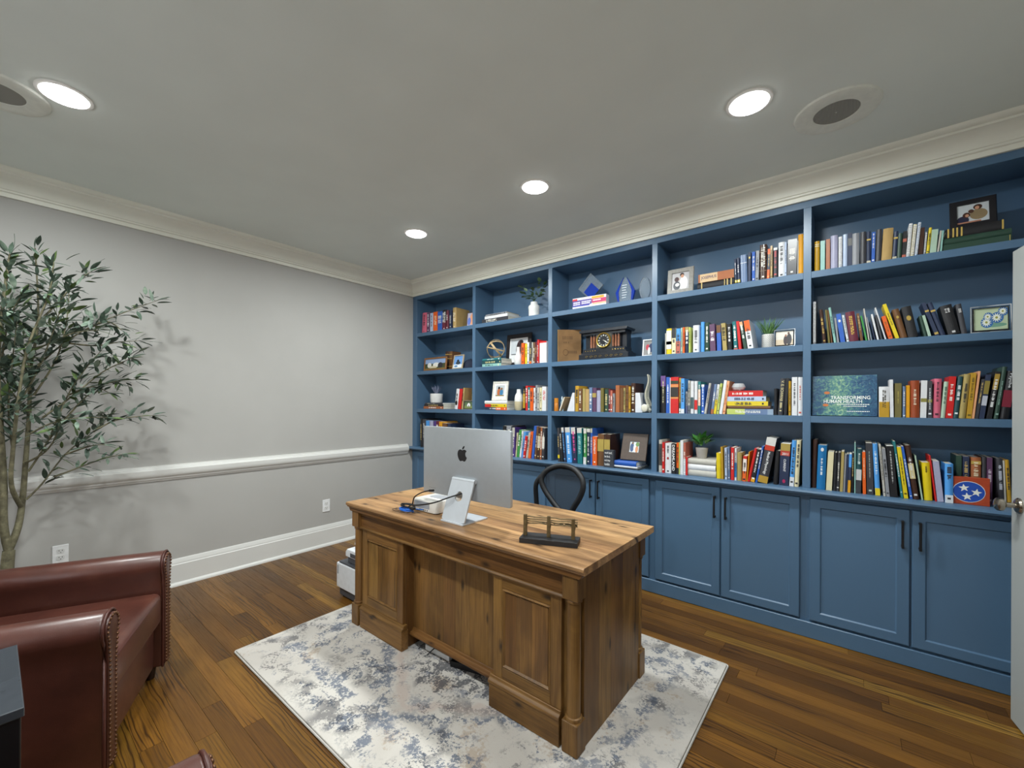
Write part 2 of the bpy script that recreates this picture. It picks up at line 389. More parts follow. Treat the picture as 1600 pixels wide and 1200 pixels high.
for x, y, lab in ((3.845, -0.575, 'round ceiling loudspeaker with dark grille near the bookcase crown'), (1.005, -3.0, 'round ceiling loudspeaker with dark grille above the olive tree')):
    t = thing('ceiling_speaker', lab, 'speaker', (x, y, CEIL), group='ceiling loudspeakers')
    MB().lathe([(0.086, -0.004), (0.088, -0.008), (0.120, -0.012), (0.150, -0.012), (0.160, -0.008), (0.164, 0.0)], 40, cap=False).build('bezel', M_SPK, t, smooth=0.7)
    MB().lathe([(0.087, -0.0055), (0.087, -0.005)], 32).build('grille', M_GRILLE, t)
    MB().lathe([(0.004, -0.0075), (0.004, -0.005)], 10).build('emblem', mat('#c8c8c0', 0.3, 0.6), t)
# ================================================================ wall outlets
for y, z, lab in ((-0.992, 0.380, 'white double socket plate on the wall left of the desk'), (-2.728, 0.394, 'white double socket plate on the wall behind the armchair')):
    t = thing('wall_outlet', lab, 'outlet', (0.0, y, z), group='wall outlets')
    MB().box(0, 0.006, -0.036, 0.036, -0.058, 0.058).build('cover_plate', M_WHITEP, t, bevel=0.003)
    for s in (-1, 1):
        rc = MB().prism(rrect(-0.017, 0.017, s * 0.021 - 0.0145, s * 0.021 + 0.0145, 0.009), 0.006, 0.0085, 'x').build('receptacle', mat('#e0e0de', 0.4), t)
        sl = MB()
        for yy, hh in ((-0.007, 0.008), (0.007, 0.007)): sl.box(0.0084, 0.0088, yy - 0.0014, yy + 0.0014, s * 0.021 + 0.0035 - hh / 2, s * 0.021 + 0.0035 + hh / 2)
        sl.prism(circle(8, 0.0026, (0, s * 0.021 - 0.008)), 0.0084, 0.0088, 'x')
        sl.build('slots', mat('#2a2a2a', 0.6), rc)

# ================================================================ built-in bookcase
BAY0, PITCH, BAYW = 0.073, 0.911, 0.872
BX = [(BAY0 + PITCH * i, BAY0 + PITCH * i + BAYW) for i in range(5)]
SHELF = [2.149, 1.721, 1.299, 0.873]          # top faces: shelf 1, 2, 3 and the worktop
YB = 0.295                                     # back of the bays
bk = thing('built_in_bookcase', 'wall-wide blue built-in bookcase with five bays of shelves', 'bookcase', (0, 0, SHELF[3]))
Z0 = SHELF[3]
def bpart(name, x0, x1, y0, y1, z0, z1, bev=0.0012): return MB().box(x0, x1, y0, y1, z0 - Z0, z1 - Z0).build(name, M_BLUE, bk, bevel=bev, seg=1)
bpart('side_panel', 0.0005, BX[0][0], YU, YB, Z0, 2.53)
for i in range(4): bpart('divider', BX[i][1], BX[i + 1][0], YU, YB, Z0, 2.53)
bpart('side_panel', BX[4][1], ROOM_X - 0.0005, YU, YB, Z0, 2.53)
bpart('top_rail', 0.0005, ROOM_X - 0.0005, YU, YU + 0.02, 2.53, 2.60)
bpart('top_panel', 0.0005, ROOM_X - 0.0005, YU + 0.02, YB, 2.53, 2.55)
for a, b in BX:
    bpart('back_panel', a - 0.01, b + 0.01, YB, YB + 0.018, Z0, 2.55, 0)
    for z in SHELF[:3]: bpart('shelf', a, b, YU + 0.0005, YB, z - 0.039, z)
wt = MB().prism([(-0.036, 0.844), (-0.048, 0.848), (-0.053, 0.8585), (-0.048, 0.869), (-0.036, 0.873), (YB, 0.873), (YB, 0.844)], 0.0005, ROOM_X - 0.0005, 'x').build('worktop', M_BLUE, smooth=0.5)
tag(wt, 'long blue painted worktop running under the bookshelves above the cupboards', 'worktop')
struct(MB().box(0.0005, ROOM_X - 0.0005, -0.001, 0.018, 0.001, 0.093).build('baseboard_bookcase', M_BLUE, bevel=0.003, seg=1))
ORDB = ['leftmost', 'second', 'middle', 'fourth', 'rightmost']
CABL = ['blue shaker base cabinet in the corner, mostly hidden behind the computer', 'blue shaker base cabinet behind the computer and office chair', 'blue shaker base cabinet behind the office chair, right of it',
        'blue shaker base cabinet fully in view just right of the desk', 'blue shaker base cabinet at the far right beside the open door']
def cab_door(parent, x0, x1, hx):
    z0, z1 = 0.106, 0.819; s = 0.05
    m = MB()
    m.box(x0, x0 + s, 0, 0.02, z0, z1); m.box(x1 - s, x1, 0, 0.02, z0, z1); m.box(x0 + s, x1 - s, 0, 0.02, z0, z0 + s + 0.004); m.box(x0 + s, x1 - s, 0, 0.02, z1 - s, z1)
    # one frame outline with a stepped inner edge
    m = MB(); o = [(x0, z0), (x1, z0), (x1, z1), (x0, z1)]; oo = [(x0 + .004, z0 + .004), (x1 - .004, z0 + .004), (x1 - .004, z1 - .004), (x0 + .004, z1 - .004)]
    i1 = [(x0 + s, z0 + s), (x1 - s, z0 + s), (x1 - s, z1 - s), (x0 + s, z1 - s)]; i2 = [(a + dx * 0.006, b + dz * 0.006) for (a, b), (dx, dz) in zip(i1, ((1, 1), (-1, 1), (-1, -1), (1, -1)))]
    rings = [[(a, 0.0195, b) for a, b in o], [(a, 0.005, b) for a, b in o], [(a, 0.0, b) for a, b in oo], [(a, 0.0, b) for a, b in i1], [(a, 0.007, b) for a, b in i2], [(a, 0.0195, b) for a, b in i2]]
    vs = [p for r in rings for p in r]; fs = []
    for j in range(5): fs += [(j * 4 + k, j * 4 + (k + 1) % 4, j * 4 + 4 + (k + 1) % 4, j * 4 + 4 + k) for k in range(4)]
    fs += [(20 + k, 20 + (k + 1) % 4, (k + 1) % 4, k) for k in range(4)]
    dr = m.add(vs, fs).build('door', M_BLUE, parent)
    MB().box(i2[0][0] - 0.002, i2[1][0] + 0.002, 0.0085, 0.016, i2[0][1] - 0.002, i2[2][1] + 0.002).build('panel', M_BLUE, dr)
    h = MB(); 
    h.box(hx - 0.0055, hx + 0.0055, -0.034, -0.024, 0.619, 0.763); h.box(hx - 0.0055, hx + 0.0055, -0.026, 0.0, 0.621, 0.632); h.box(hx - 0.0055, hx + 0.0055, -0.026, 0.0, 0.750, 0.761)
    h.build('handle', M_BLACKM, dr, bevel=0.0015, seg=1)
for i, (a, b) in enumerate(BX):
    l = 0.0008 if i == 0 else a - 0.0195; r = ROOM_X - 0.0008 if i == 4 else b + 0.0191
    cab = thing('base_cabinet', CABL[i], 'cabinet', (0, 0, 0), group='blue base cabinets under the bookcase')
    MB().box(l, r, 0.0205, YB, 0.002, 0.8435).build('body', M_BLUE, cab)
    cab_door(cab, a - 0.002, a + 0.4275, a + 0.3975); cab_door(cab, a + 0.4345, a + BAYW - 0.01, a + 0.4645)
# ================================================================ rug
def rug_mat():
    t = NT('distressed_rug'); v = t.coords('World')
    def pw(val, a, b): return t.ramp(val, [(a, (0, 0, 0)), (b, (1, 1, 1))])
    big = t.noise(v, 3.2, 2.0); mid = t.noise(v, 11.0, 5.0, 0.65, 0.8); fine = t.noise(v, 85.0, 4.0, 0.75)
    vor = t.n('ShaderNodeTexVoronoi'); vor.feature = 'F1'; vor.inputs['Scale'].default_value = 3.4; t.l(v, vor.inputs['Vector'])
    ring = t.math('ABSOLUTE', t.math('SUBTRACT', vor.outputs['Distance'], 0.42))
    ringm = t.ramp(ring, [(0.0, (1, 1, 1)), (0.09, (0, 0, 0))])
    vor2 = t.n('ShaderNodeTexVoronoi'); vor2.feature = 'F1'; vor2.inputs['Scale'].default_value = 10.0; t.l(v, vor2.inputs['Vector'])
    blob = t.ramp(vor2.outputs['Distance'], [(0.20, (1, 1, 1)), (0.42, (0, 0, 0))])
    orn = t.math('ADD', t.math('MULTIPLY', ringm, 0.10), t.math('MULTIPLY', blob, 0.10))
    wear = t.math('ADD', t.math('MULTIPLY', mid, 0.62), t.math('MULTIPLY', fine, 0.42))
    zone = pw(big, 0.34, 0.52)
    oc_ = t.n('ShaderNodeTexCoord').outputs['Object']; sx = t.n('ShaderNodeSeparateXYZ'); t.l(oc_, sx.inputs[0])
    ax, ay = t.math('ABSOLUTE', sx.outputs[0]), t.math('ABSOLUTE', sx.outputs[1])
    wob = t.math('MULTIPLY', t.math('SUBTRACT', t.noise(oc_, 14.0, 3.0), 0.5), 0.22)
    med = t.math('ADD', t.math('ADD', t.math('MULTIPLY', ax, 1.25), t.math('MULTIPLY', ay, 1.7)), wob)
    inner = t.ramp(med, [(0.0, (1, 1, 1)), (0.62, (1, 1, 1)), (0.72, (0, 0, 0))])
    ring1 = t.ramp(t.math('ABSOLUTE', t.math('SUBTRACT', med, 0.80)), [(0.02, (1, 1, 1)), (0.07, (0, 0, 0))])
    ring2 = t.ramp(t.math('ABSOLUTE', t.math('SUBTRACT', med, 0.95)), [(0.03, (1, 1, 1)), (0.10, (0, 0, 0))])
    edge = t.math('ADD', t.math('MINIMUM', t.math('SUBTRACT', 1.055, ax), t.math('SUBTRACT', 0.785, ay)), t.math('MULTIPLY', wob, 0.25))
    bord = t.ramp(t.math('ABSOLUTE', t.math('SUBTRACT', edge, 0.20)), [(0.012, (1, 1, 1)), (0.05, (0, 0, 0))])
    plain = t.ramp(edge, [(0.02, (0, 0, 0)), (0.06, (1, 1, 1))])
    v2 = t.n('ShaderNodeMapping'); v2.inputs['Location'].default_value = (7.3, 3.1, 0); t.l(v, v2.inputs['Vector'])
    big2 = t.noise(v2.outputs[0], 4.2, 2.0); fine2 = t.noise(v2.outputs[0], 60.0, 3.0, 0.7)
    m_taupe = pw(t.math('ADD', t.math('MULTIPLY', big2, 0.7), t.math('MULTIPLY', fine2, 0.36)), 0.60, 0.66)
    m_dark = pw(t.math('ADD', t.math('MULTIPLY', t.noise(v2.outputs[0], 11.0, 4.0, 0.6, 0.8), 0.6), t.math('MULTIPLY', fine, 0.46)), 0.535, 0.56)
    basec = t.ramp(big, [(0.35, srgb('#bdb7b0')), (0.65, srgb('#cfcac3'))])
    c = t.mix(t.math('MULTIPLY', m_taupe, 0.6), basec, srgb('#a8947f'))
    m_blue = pw(t.math('ADD', t.math('ADD', wear, orn), t.math('MULTIPLY', t.math('ADD', bord, ring2), 0.075)), 0.575, 0.60)
    c = t.mix(t.math('MULTIPLY', ring1, 0.35), c, srgb('#b3988c'))
    c = t.mix(t.math('MULTIPLY', t.math('MULTIPLY', t.math('MULTIPLY', m_blue, t.math('MULTIPLY', t.math('MAXIMUM', zone, t.math('MAXIMUM', bord, ring2)), t.ramp(fine2, [(0.40, (0.12, 0.12, 0.12)), (0.50, (1, 1, 1))]))), plain), 0.85), c, srgb('#616b7c'))
    c = t.mix(t.math('MULTIPLY', t.math('MULTIPLY', m_dark, t.math('MAXIMUM', inner, t.ramp(big2, [(0.38, (0.8, 0.8, 0.8)), (0.52, (0.0, 0.0, 0.0))]))), 0.8), c, srgb('#3a3d47'))
    t.l(c, t.bsdf.inputs['Base Color']); t.bsdf.inputs['Roughness'].default_value = 0.95; t.bsdf.inputs['Specular IOR Level'].default_value = 0.1
    t.bump(t.noise(v, 420.0, 2.0), 0.5, 0.003); return t.m
rg = thing('area_rug', 'cream and blue-grey distressed area rug under the wooden desk', 'rug', (2.35, -1.382, 0))
MB().prism(rrect(-1.055, 1.055, -0.785, 0.785, 0.012), 0.0005, 0.0115, 'z').build('pile', rug_mat(), rg, bevel=0.003)
hb = MB(); ro = rrect(-1.06, 1.06, -0.79, 0.79, 0.014); hb.tube([(a, b, 0.0045) for a, b in ro], 0.0042, 6, closed=True); hb.build('bound_edge', mat('#bdb9b3', 0.95), rg, smooth=1.0)
ZR = 0.0118

# ================================================================ desk
def desk_wood(axis, name, tint=1.0, cols=('#86602f', '#9c743c', '#78522a', '#a87f45', '#906637')):
    t = NT(name); oi = t.n('ShaderNodeObjectInfo').outputs['Random']; v = t.coords('World', (1, 1, 1), 23.0)
    def sc(a, b):
        s = [b, b, b]; s['xyz'.index(axis)] = a
        mp = t.n('ShaderNodeMapping'); mp.inputs['Scale'].default_value = s; t.l(v, mp.inputs['Vector']); return mp.outputs[0]
    base = t.ramp(oi, [(i / 4, srgb([min(255, int(int(c[1 + 2 * k:3 + 2 * k], 16) * tint)) for k in range(3)])) for i, c in enumerate(cols)])
    st = t.noise(sc(0.9, 16.0), 1.0, 4.0, 0.6, 0.7)
    c = t.mix(1.0, base, t.ramp(st, [(0.25, (0.48, 0.44, 0.40)), (0.47, (0.95, 0.94, 0.93)), (0.62, (1.12, 1.12, 1.1)), (0.8, (1.4, 1.42, 1.4))]), 'MULTIPLY')
    fine = t.ramp(t.noise(sc(5.0, 170.0), 1.0, 3.0, 0.6), [(0.35, (1, 1, 1)), (0.55, (0, 0, 0))])
    c = t.mix(t.math('MULTIPLY', fine, 0.4), c, srgb('#452b14'))
    mott = t.ramp(t.noise(sc(2.0, 5.0), 1.0, 4.0, 0.6, 1.0), [(0.32, (0.66, 0.64, 0.62)), (0.52, (1.0, 1.0, 1.0)), (0.7, (1.16, 1.15, 1.12))])
    c = t.mix(1.0, c, mott, 'MULTIPLY')
    crack = t.ramp(t.noise(sc(1.6, 60.0), 1.0, 2.0, 0.5, 0.3), [(0.27, (1, 1, 1)), (0.33, (0, 0, 0))])
    c = t.mix(t.math('MULTIPLY', crack, 0.7), c, srgb('#2b1a0c'))
    patch = t.ramp(t.noise(sc(2.2, 7.0), 1.0, 2.0, 0.5, 0.5), [(0.56, (0, 0, 0)), (0.68, (1, 1, 1))])
    c = t.mix(t.math('MULTIPLY', patch, 0.6), c, srgb('#533a24'))
    vo = t.n('ShaderNodeTexVoronoi'); vo.voronoi_dimensions = '2D'; vo.inputs['Scale'].default_value = 1.0; 
    xyz = t.n('ShaderNodeSeparateXYZ'); t.l(v, xyz.inputs[0]); o_ = [xyz.outputs[i] for i in range(3)]; g_ = o_.pop('xyz'.index(axis))
    cv = t.n('ShaderNodeCombineXYZ'); t.l(t.math('MULTIPLY', g_, 4.0), cv.inputs[0]); t.l(t.math('MULTIPLY', t.math('ADD', o_[0], o_[1]), 9.0), cv.inputs[1]); t.l(cv.outputs[0], vo.inputs['Vector'])
    kn = t.ramp(t.math('ADD', vo.outputs['Distance'], t.math('MULTIPLY', t.noise(sc(30.0, 60.0), 1.0, 2.0), 0.08)), [(0.07, (1, 1, 1)), (0.19, (0, 0, 0))])
    sel = t.math('GREATER_THAN', t.n('ShaderNodeSeparateColor', Color=(vo, 'Color')).outputs[0], 0.62)
    c = t.mix(t.math('MULTIPLY', t.math('MULTIPLY', kn, sel), 0.9), c, srgb('#20140b'))
    t.l(c, t.bsdf.inputs['Base Color']); t.bsdf.inputs['Roughness'].default_value = 0.42; t.bsdf.inputs['Specular IOR Level'].default_value = 0.35
    t.bump(fine, 0.12, 0.001); return t.m
WT = desk_wood('x', 'desk_wood_top', 1.12, ('#8d6a46', '#a07d56', '#836040', '#aa8861', '#967350')); WX, WZ = desk_wood('x', 'desk_wood_lengthwise', 0.90), desk_wood('z', 'desk_wood_upright', 0.86)
DB = Vector((2.31, -1.275, ZR))
desk = thing('desk', 'rustic brown wooden pedestal desk with panelled front on the rug', 'desk', DB)
def dp(name, mb, m, parent=desk, bevel=0.0015, smooth=None, seg=1):
    mb.v = [tuple(Vector(v) - DB) for v in mb.v]; return mb.build(name, m, parent, bevel, seg, smooth)
TX0, TX1, TY0, TY1, TZ = 1.478, 3.136, -1.632, -0.920, 0.752
ws = [0.115, 0.09, 0.105, 0.12, 0.085, 0.1, 0.097]; y = TY0
for i, wd in enumerate(ws):
    y1 = TY1 if i == 6 else y + wd
    m = MB()
    if i == 0: m.prism([(y1, TZ - 0.03), (y1, TZ), (y + 0.004, TZ), (y, TZ - 0.005), (y, TZ - 0.016), (y + 0.008, TZ - 0.022), (y + 0.010, TZ - 0.03)][::-1], TX0, TX1, 'x')
    else: m.box(TX0, TX1, y, y1, TZ - 0.03, TZ)
    dp('top_board', m, WT, bevel=0.0006); y = y1
dp('top_moulding', MB().prism([(TX0 + 0.025, 0.700), (TX1 - 0.025, 0.700), (TX1 - 0.010, 0.7215), (TX0 + 0.010, 0.7215)], TY0 + 0.014, TY1 - 0.014, 'y'), WX)
FY = -1.592
dp('apron', MB().box(1.585, 3.03, FY, FY + 0.02, 0.612, 0.70), WX)
dp('apron_moulding', MB().prism([(FY - 0.010, 0.600), (FY + 0.02, 0.600), (FY + 0.02, 0.614), (FY - 0.004, 0.614), (FY - 0.012, 0.607)], 1.585, 3.03, 'x'), WX)
dp('apron', MB().box(1.585, 3.03, -0.975, -0.955, 0.60, 0.70), WX)
for x0, x1 in ((1.515, 1.585), (3.03, 3.100)):
    for y0, y1 in ((-1.612, -1.545), (-1.005, -0.938)):
        dp('corner_block', MB().box(x0, x1, y0, y1, 0.606, 0.70), WZ, bevel=0.003)
        dp('base_block', MB().box(x0, x1, y0, y1, ZR + 0.0005, 0.137), WZ, bevel=0.003)
    xc = (x0 + x1) / 2
    for yc in (-1.578, -0.972):
        dp('column', MB().lathe([(0.033, 0.137), (0.034, 0.143), (0.033, 0.150), (0.0275, 0.153), (0.0275, 0.592), (0.032, 0.595), (0.032, 0.603), (0.030, 0.606)], 20, (xc, yc, 0)), WZ, bevel=0, smooth=0.7)
for px0, px1, ins in ((1.600, 1.998, 1), (2.658, 3.016, -1)):
    # pedestal carcass, plinth and framed door on the front
    dp('pedestal', MB().box(px0 if ins < 0 else px0 - 0.03, px1 if ins > 0 else px1 + 0.03, FY + 0.022, -0.965, ZR + 0.0005, 0.70), WZ)
    dp('plinth', MB().box(px0 - (0.012 if ins < 0 else 0), px1 + (0.012 if ins > 0 else 0), FY - 0.016, FY + 0.03, ZR + 0.0005, 0.118), WX, bevel=0.002)
    dp('plinth_moulding', MB().prism([(FY + 0.02, 0.118), (FY + 0.02, 0.150), (FY - 0.004, 0.150), (FY - 0.006, 0.138), (FY - 0.018, 0.130), (FY - 0.020, 0.118)][::-1], px0 - (0.016 if ins < 0 else 0), px1 + (0.016 if ins > 0 else 0), 'x'), WX)
    z0, z1, s = 0.150, 0.600, 0.052
    pn = dp('framed_panel', MB().box(px0 + 0.03, px1 - 0.03, FY + 0.006, FY + 0.022, z0 + 0.03, z1 - 0.03), WZ, bevel=0)
    for nm, mb, mm in (('stile', MB().box(px0, px0 + s, FY, FY + 0.022, z0, z1), WZ), ('stile', MB().box(px1 - s, px1, FY, FY + 0.022, z0, z1), WZ),
                       ('rail', MB().box(px0 + s, px1 - s, FY, FY + 0.022, z0, z0 + s), WX), ('rail', MB().box(px0 + s, px1 - s, FY, FY + 0.022, z1 - s, z1), WX)):
        dp(nm, mb, mm, pn, 0.002)
    a, b, c, e = px0 + s, px1 - s, z0 + s, z1 - s; k = 0.014
    o1 = [(a, c), (b, c), (b, e), (a, e)]; o2 = [(a + k, c + k), (b - k, c + k), (b - k, e - k), (a + k, e - k)]; om = [((p[0] * .55 + q[0] * .45), (p[1] * .55 + q[1] * .45)) for p, q in zip(o1, o2)]
    rg_ = [[(p[0], FY + 0.001, p[1]) for p in o1], [(p[0], FY - 0.003, p[1]) for p in om], [(p[0], FY + 0.0062, p[1]) for p in o2]]
    vs = [p for r_ in rg_ for p in r_]; fs = [(j * 4 + q, j * 4 + (q + 1) % 4, j * 4 + 4 + (q + 1) % 4, j * 4 + 4 + q) for j in range(2) for q in range(4)]
    dp('panel_moulding', MB().add(vs, fs), WZ, pn, 0)
    nb = 3; xx = a + k
    cuts = [a + k + (b - a - 2 * k) * f for f in ((0, 0.27, 0.64, 1) if ins < 0 else (0, 0.33, 0.7, 1))]
    for q in range(nb): dp('panel_board', MB().box(cuts[q], cuts[q + 1], FY + 0.004, FY + 0.007, c + k, e - k), WZ, pn, 0.0006)
# modesty panel
cuts = [1.999, 2.13, 2.245, 2.335, 2.44, 2.56, 2.657]
for q in range(6): dp('modesty_board', MB().box(cuts[q], cuts[q + 1], -1.518, -1.502, 0.085, 0.611), WZ, bevel=0.0008)
dp('modesty_moulding', MB().prism([(-1.50, 0.075), (-1.50, 0.112), (-1.522, 0.112), (-1.528, 0.098), (-1.545, 0.092), (-1.548, 0.082), (-1.543, 0.075)][::-1], 1.999, 2.657, 'x'), WX)
# end panels of upright boards
for X0_, X1_ in ((3.046, 3.093), (1.522, 1.569)):
    cy = [-1.546, -1.42, -1.31, -1.19, -1.08, -1.004]
    for q in range(5): dp('side_board', MB().box(X0_, X1_, cy[q], cy[q + 1], ZR + 0.0005, 0.70), WZ, bevel=0.0008)

# ================================================================ desktop computer
def cubic_path(d, n=6):
    """tiny SVG path sampler (m, c, q, C, z used here)"""
    import re
    tk = re.findall(r'[A-Za-z]|-?\d*\.?\d+', d); i = 0; cur = (0, 0); outl = []; poly = []; cmd = None
    def num(k):
        nonlocal i
        r = [float(q) for q in tk[i:i + k]]; i += k; return r
    while i < len(tk):
        if tk[i].isalpha(): cmd = tk[i]; i += 1
        if cmd in 'zZ':
            if poly: outl.append(poly); poly = []
            continue
        if cmd == 'M' or cmd == 'm':
            a = num(2); cur = (a[0], a[1]) if cmd == 'M' else (cur[0] + a[0], cur[1] + a[1]); poly = [cur]; cmd = 'c'; start = cur; continue
        if cmd in 'cC':
            a = num(6); o_ = cur if cmd == 'c' else (0, 0); P = [cur] + [(o_[0] + a[k], o_[1] + a[k + 1]) for k in (0, 2, 4)]
        else:
            a = num(4); q = (cur[0] + a[0], cur[1] + a[1]); e = (cur[0] + a[2], cur[1] + a[3])
            P = [cur, tuple(cur[k] + 2 / 3 * (q[k] - cur[k]) for k in (0, 1)), tuple(e[k] + 2 / 3 * (q[k] - e[k]) for k in (0, 1)), e]
        for s_ in range(1, n + 1):
            u = s_ / n; poly.append(tuple((1 - u) ** 3 * P[0][k] + 3 * u * (1 - u) ** 2 * P[1][k] + 3 * u * u * (1 - u) * P[2][k] + u ** 3 * P[3][k] for k in (0, 1)))
        cur = P[3]
    return outl
body = [(318.7, 268.7)]
APPLE = cubic_path('M318.7 268.7c-.2-36.7 16.4-64.4 50-84.8-18.8-26.9-47.2-41.7-84.7-44.6-35.5-2.8-74.3 20.7-88.5 20.7-15 0-49.4-19.7-76.4-19.7C63.3 141.2 4 184.8 4 273.5q0 39.3 14.4 81.2c12.8 36.7 59 126.7 107.2 125.2 25.2-.6 43-17.9 75.8-17.9 31.8 0 48.3 17.9 76.4 17.9 48.6-.7 90.4-82.5 102.6-119.3-65.2-30.7-61.7-90-61.7-91.9z')
LEAF = cubic_path('M262.1 104.5c27.3-32.4 24.8-61.9 24-72.5-24.1 1.4-52 16.4-67.9 34.9-17.5 19.8-27.8 44.3-25.6 71.9 26.1 2 49.9-11.4 69.5-34.3z')
ALU = mat('#b3b8bc', 0.38, 0.45, 0.02, name='brushed_aluminium'); ALUW = mat('#d4d9df', 0.35, 0.35, 0.02, name='pale_aluminium')
DC = Vector((2.307, -1.44, TZ))
cm = thing('desktop_computer', 'large silver desktop monitor seen from behind on the desk', 'computer', DC)
hw_, zb, zt = 0.3225, 0.105, 0.480
MB().prism(rrect(-hw_, hw_, zb, zt, 0.010, 4), 0.0, 0.019, 'y').build('housing', ALU, cm, bevel=0.002, smooth=0.6)
MB().prism(rrect(-hw_ + 0.004, hw_ - 0.004, zb + 0.004, zt - 0.004, 0.007, 4), 0.0185, 0.0205, 'y').build('screen', mat('#0a0a0c', 0.08, name='black_screen'), cm)
lg = MB()
for pl in APPLE + LEAF:
    pts = [((p[0] - 190) / 448 * 0.083 - 0.008, -(p[1] - 256) / 448 * 0.083 + 0.345) for p in pl]
    lg.prism(pts, -0.0006, 0.0003, 'y')
lg.build('apple_emblem', mat('#2e2c2d', 0.25, 0.3), cm)
# stand: leaning plate with a cable hole, hinge and foot
def plate_with_hole(wd, ht, th, hz, hr, n=32):
    vs = []; fs = []
    for yv in (0, th):
        for k in range(n):
            a = 2 * math.pi * k / n + math.pi / 4; cx, cz = math.cos(a), math.sin(a)
            vs.append((hr * cx, yv, hz + hr * cz))
        for k in range(n):
            a = 2 * math.pi * k / n + math.pi / 4; cx, cz = math.cos(a), math.sin(a)
            t = min((wd / 2) / max(1e-6, abs(cx)), ((ht - hz) if cz > 0 else hz) / max(1e-6, abs(cz)))
            vs.append((t * cx, yv, hz + t * cz))
    for k in range(n):
        k2 = (k + 1) % n
        fs += [(k, k2, n + k2, n + k), (2 * n + k, 3 * n + k, 3 * n + k2, 2 * n + k2), (k, 2 * n + k, 2 * n + k2, k2), (n + k, n + k2, 3 * n + k2, 3 * n + k)]
    return MB().add(vs, fs)
m = plate_with_hole(0.165, 0.215, 0.008, 0.130, 0.026)
m.v = [tuple(Matrix.Translation((0.018, -0.093, 0.008)) @ Matrix.Rotation(R(-20.0), 4, 'X') @ Vector(v)) for v in m.v]
m.build('stand', ALUW, cm)
MB().prism(rrect(-0.0645, 0.1005, -0.101, 0.085, 0.004), 0.0003, 0.009, 'z').build('stand_foot', ALUW, cm, bevel=0.002)
hg_ = MB(); hg_.tube([(-0.0645, -0.010, 0.208), (0.1005, -0.010, 0.208)], 0.011, 14); hg_.build('hinge', ALUW, cm, smooth=0.8)
pp = MB()
for k in range(4): pp.prism(circle(8, 0.0022, (-0.265 + 0.014 * k, 0.135)), -0.0005, 0.0005, 'y')
pp.build('ports', mat('#333333', 0.5), cm)
# ---- white hub beside the stand
hub = thing('data_hub', 'white rounded box with ports on the desk beside the monitor stand', 'computer box', (2.045, -1.385, TZ))
MB().prism(rrect(-0.098, 0.098, -0.100, 0.095, 0.024, 5), 0.004, 0.068, 'z').build('shell', mat('#dcd9d2', 0.4), hub, bevel=0.003, smooth=0.6)
MB().prism(rrect(-0.090, 0.090, -0.092, 0.087, 0.022, 5), 0.0003, 0.004, 'z').build('foot', mat('#1d1d1f', 0.7), hub)
MB().prism(rrect(-0.088, 0.045, 0.022, 0.060, 0.003, 2), -0.1008, -0.0995, 'y').build('back_panel', mat('#94979c', 0.4), hub)
pt = MB()
for k, wd in enumerate((0.010, 0.008, 0.010, 0.006, 0.006)): pt.box(-0.040 + 0.016 * k, -0.040 + 0.016 * k + wd, -0.1010, -0.0998, 0.010, 0.017)
pt.build('ports', mat('#3a3a3c', 0.5), hub)
MB().prism(rrect(-0.055, 0.06, -0.02, 0.05, 0.006), 0.0681, 0.0690, 'z').build('top_inlay', mat('#b9bcc2', 0.35), hub)
# ---- cables
def spline(P, n=10, closed=False):
    P = [Vector(p) for p in P]; out = []; m_ = len(P)
    for i in range(m_ if closed else m_ - 1):
        p0, p1, p2, p3 = (P[(i - 1) % m_], P[i], P[(i + 1) % m_], P[(i + 2) % m_]) if closed else (P[max(i - 1, 0)], P[i], P[i + 1], P[min(i + 2, m_ - 1)])
        for k in range(n):
            t = k / n; out.append(0.5 * ((2 * p1) + (p2 - p0) * t + (2 * p0 - 5 * p1 + 4 * p2 - p3) * t * t + (3 * p1 - p0 - 3 * p2 + p3) * t ** 3))
    if not closed: out.append(P[-1])
    return out
BLK = mat('#131315', 0.5, name='black_rubber')
zt_ = TZ + 0.004
c1 = thing('power_cable', 'black cable looping up from the coil to the monitor rear', 'cable', (1.95, -1.55, TZ))
def cab(parent, pts, r, m, name='cord'): 
    lo = Vector(parent.location); return MB().tube([p - lo for p in spline(pts)], r, 8).build(name, m, parent, smooth=1.2)
cab(c1, [(1.985, -1.520, zt_ + 0.034), (1.985, -1.517, zt_ + 0.045), (1.995, -1.512, zt_ + 0.080), (2.045, -1.503, zt_ + 0.110), (2.105, -1.497, zt_ + 0.128)], 0.0035, BLK)
MB().tube([Vector((2.103, -1.497, zt_ + 0.1275)) - c1.location, Vector((2.135, -1.494, zt_ + 0.132)) - c1.location], 0.0065, 8).build('plug', BLK, c1)
c2 = thing('monitor_cable', 'black cable passing through the round hole of the monitor stand', 'cable', (2.0, -1.55, TZ))
cab(c2, [(2.005, -1.562, zt_ + 0.034), (2.03, -1.562, zt_ + 0.048), (2.10, -1.56, zt_ + 0.060), (2.20, -1.545, zt_ + 0.085), (2.29, -1.515, zt_ + 0.122), (2.33, -1.47, zt_ + 0.138), (2.345, -1.443, zt_ + 0.145)], 0.0038, BLK)
c3 = thing('network_cable', 'coiled bright blue network cable lying on the desk by the hub', 'cable', (1.95, -1.545, TZ))
pts = []
for k in range(46):
    a = k * 0.42; pts.append((1.965 + (0.048 + 0.006 * math.sin(k * 1.3)) * math.cos(a), -1.545 + (0.026 + 0.004 * math.cos(k)) * math.sin(a), zt_ + 0.004 + 0.016 * k / 46))
pts += [(2.02, -1.53, zt_ + 0.02), (2.035, -1.505, zt_ + 0.014), (2.04, -1.488, zt_ + 0.011)]
MB().tube([Vector(p) - c3.location for p in pts], 0.0032, 6).build('cord', mat('#1f6fd6', 0.4), c3, smooth=1.2)
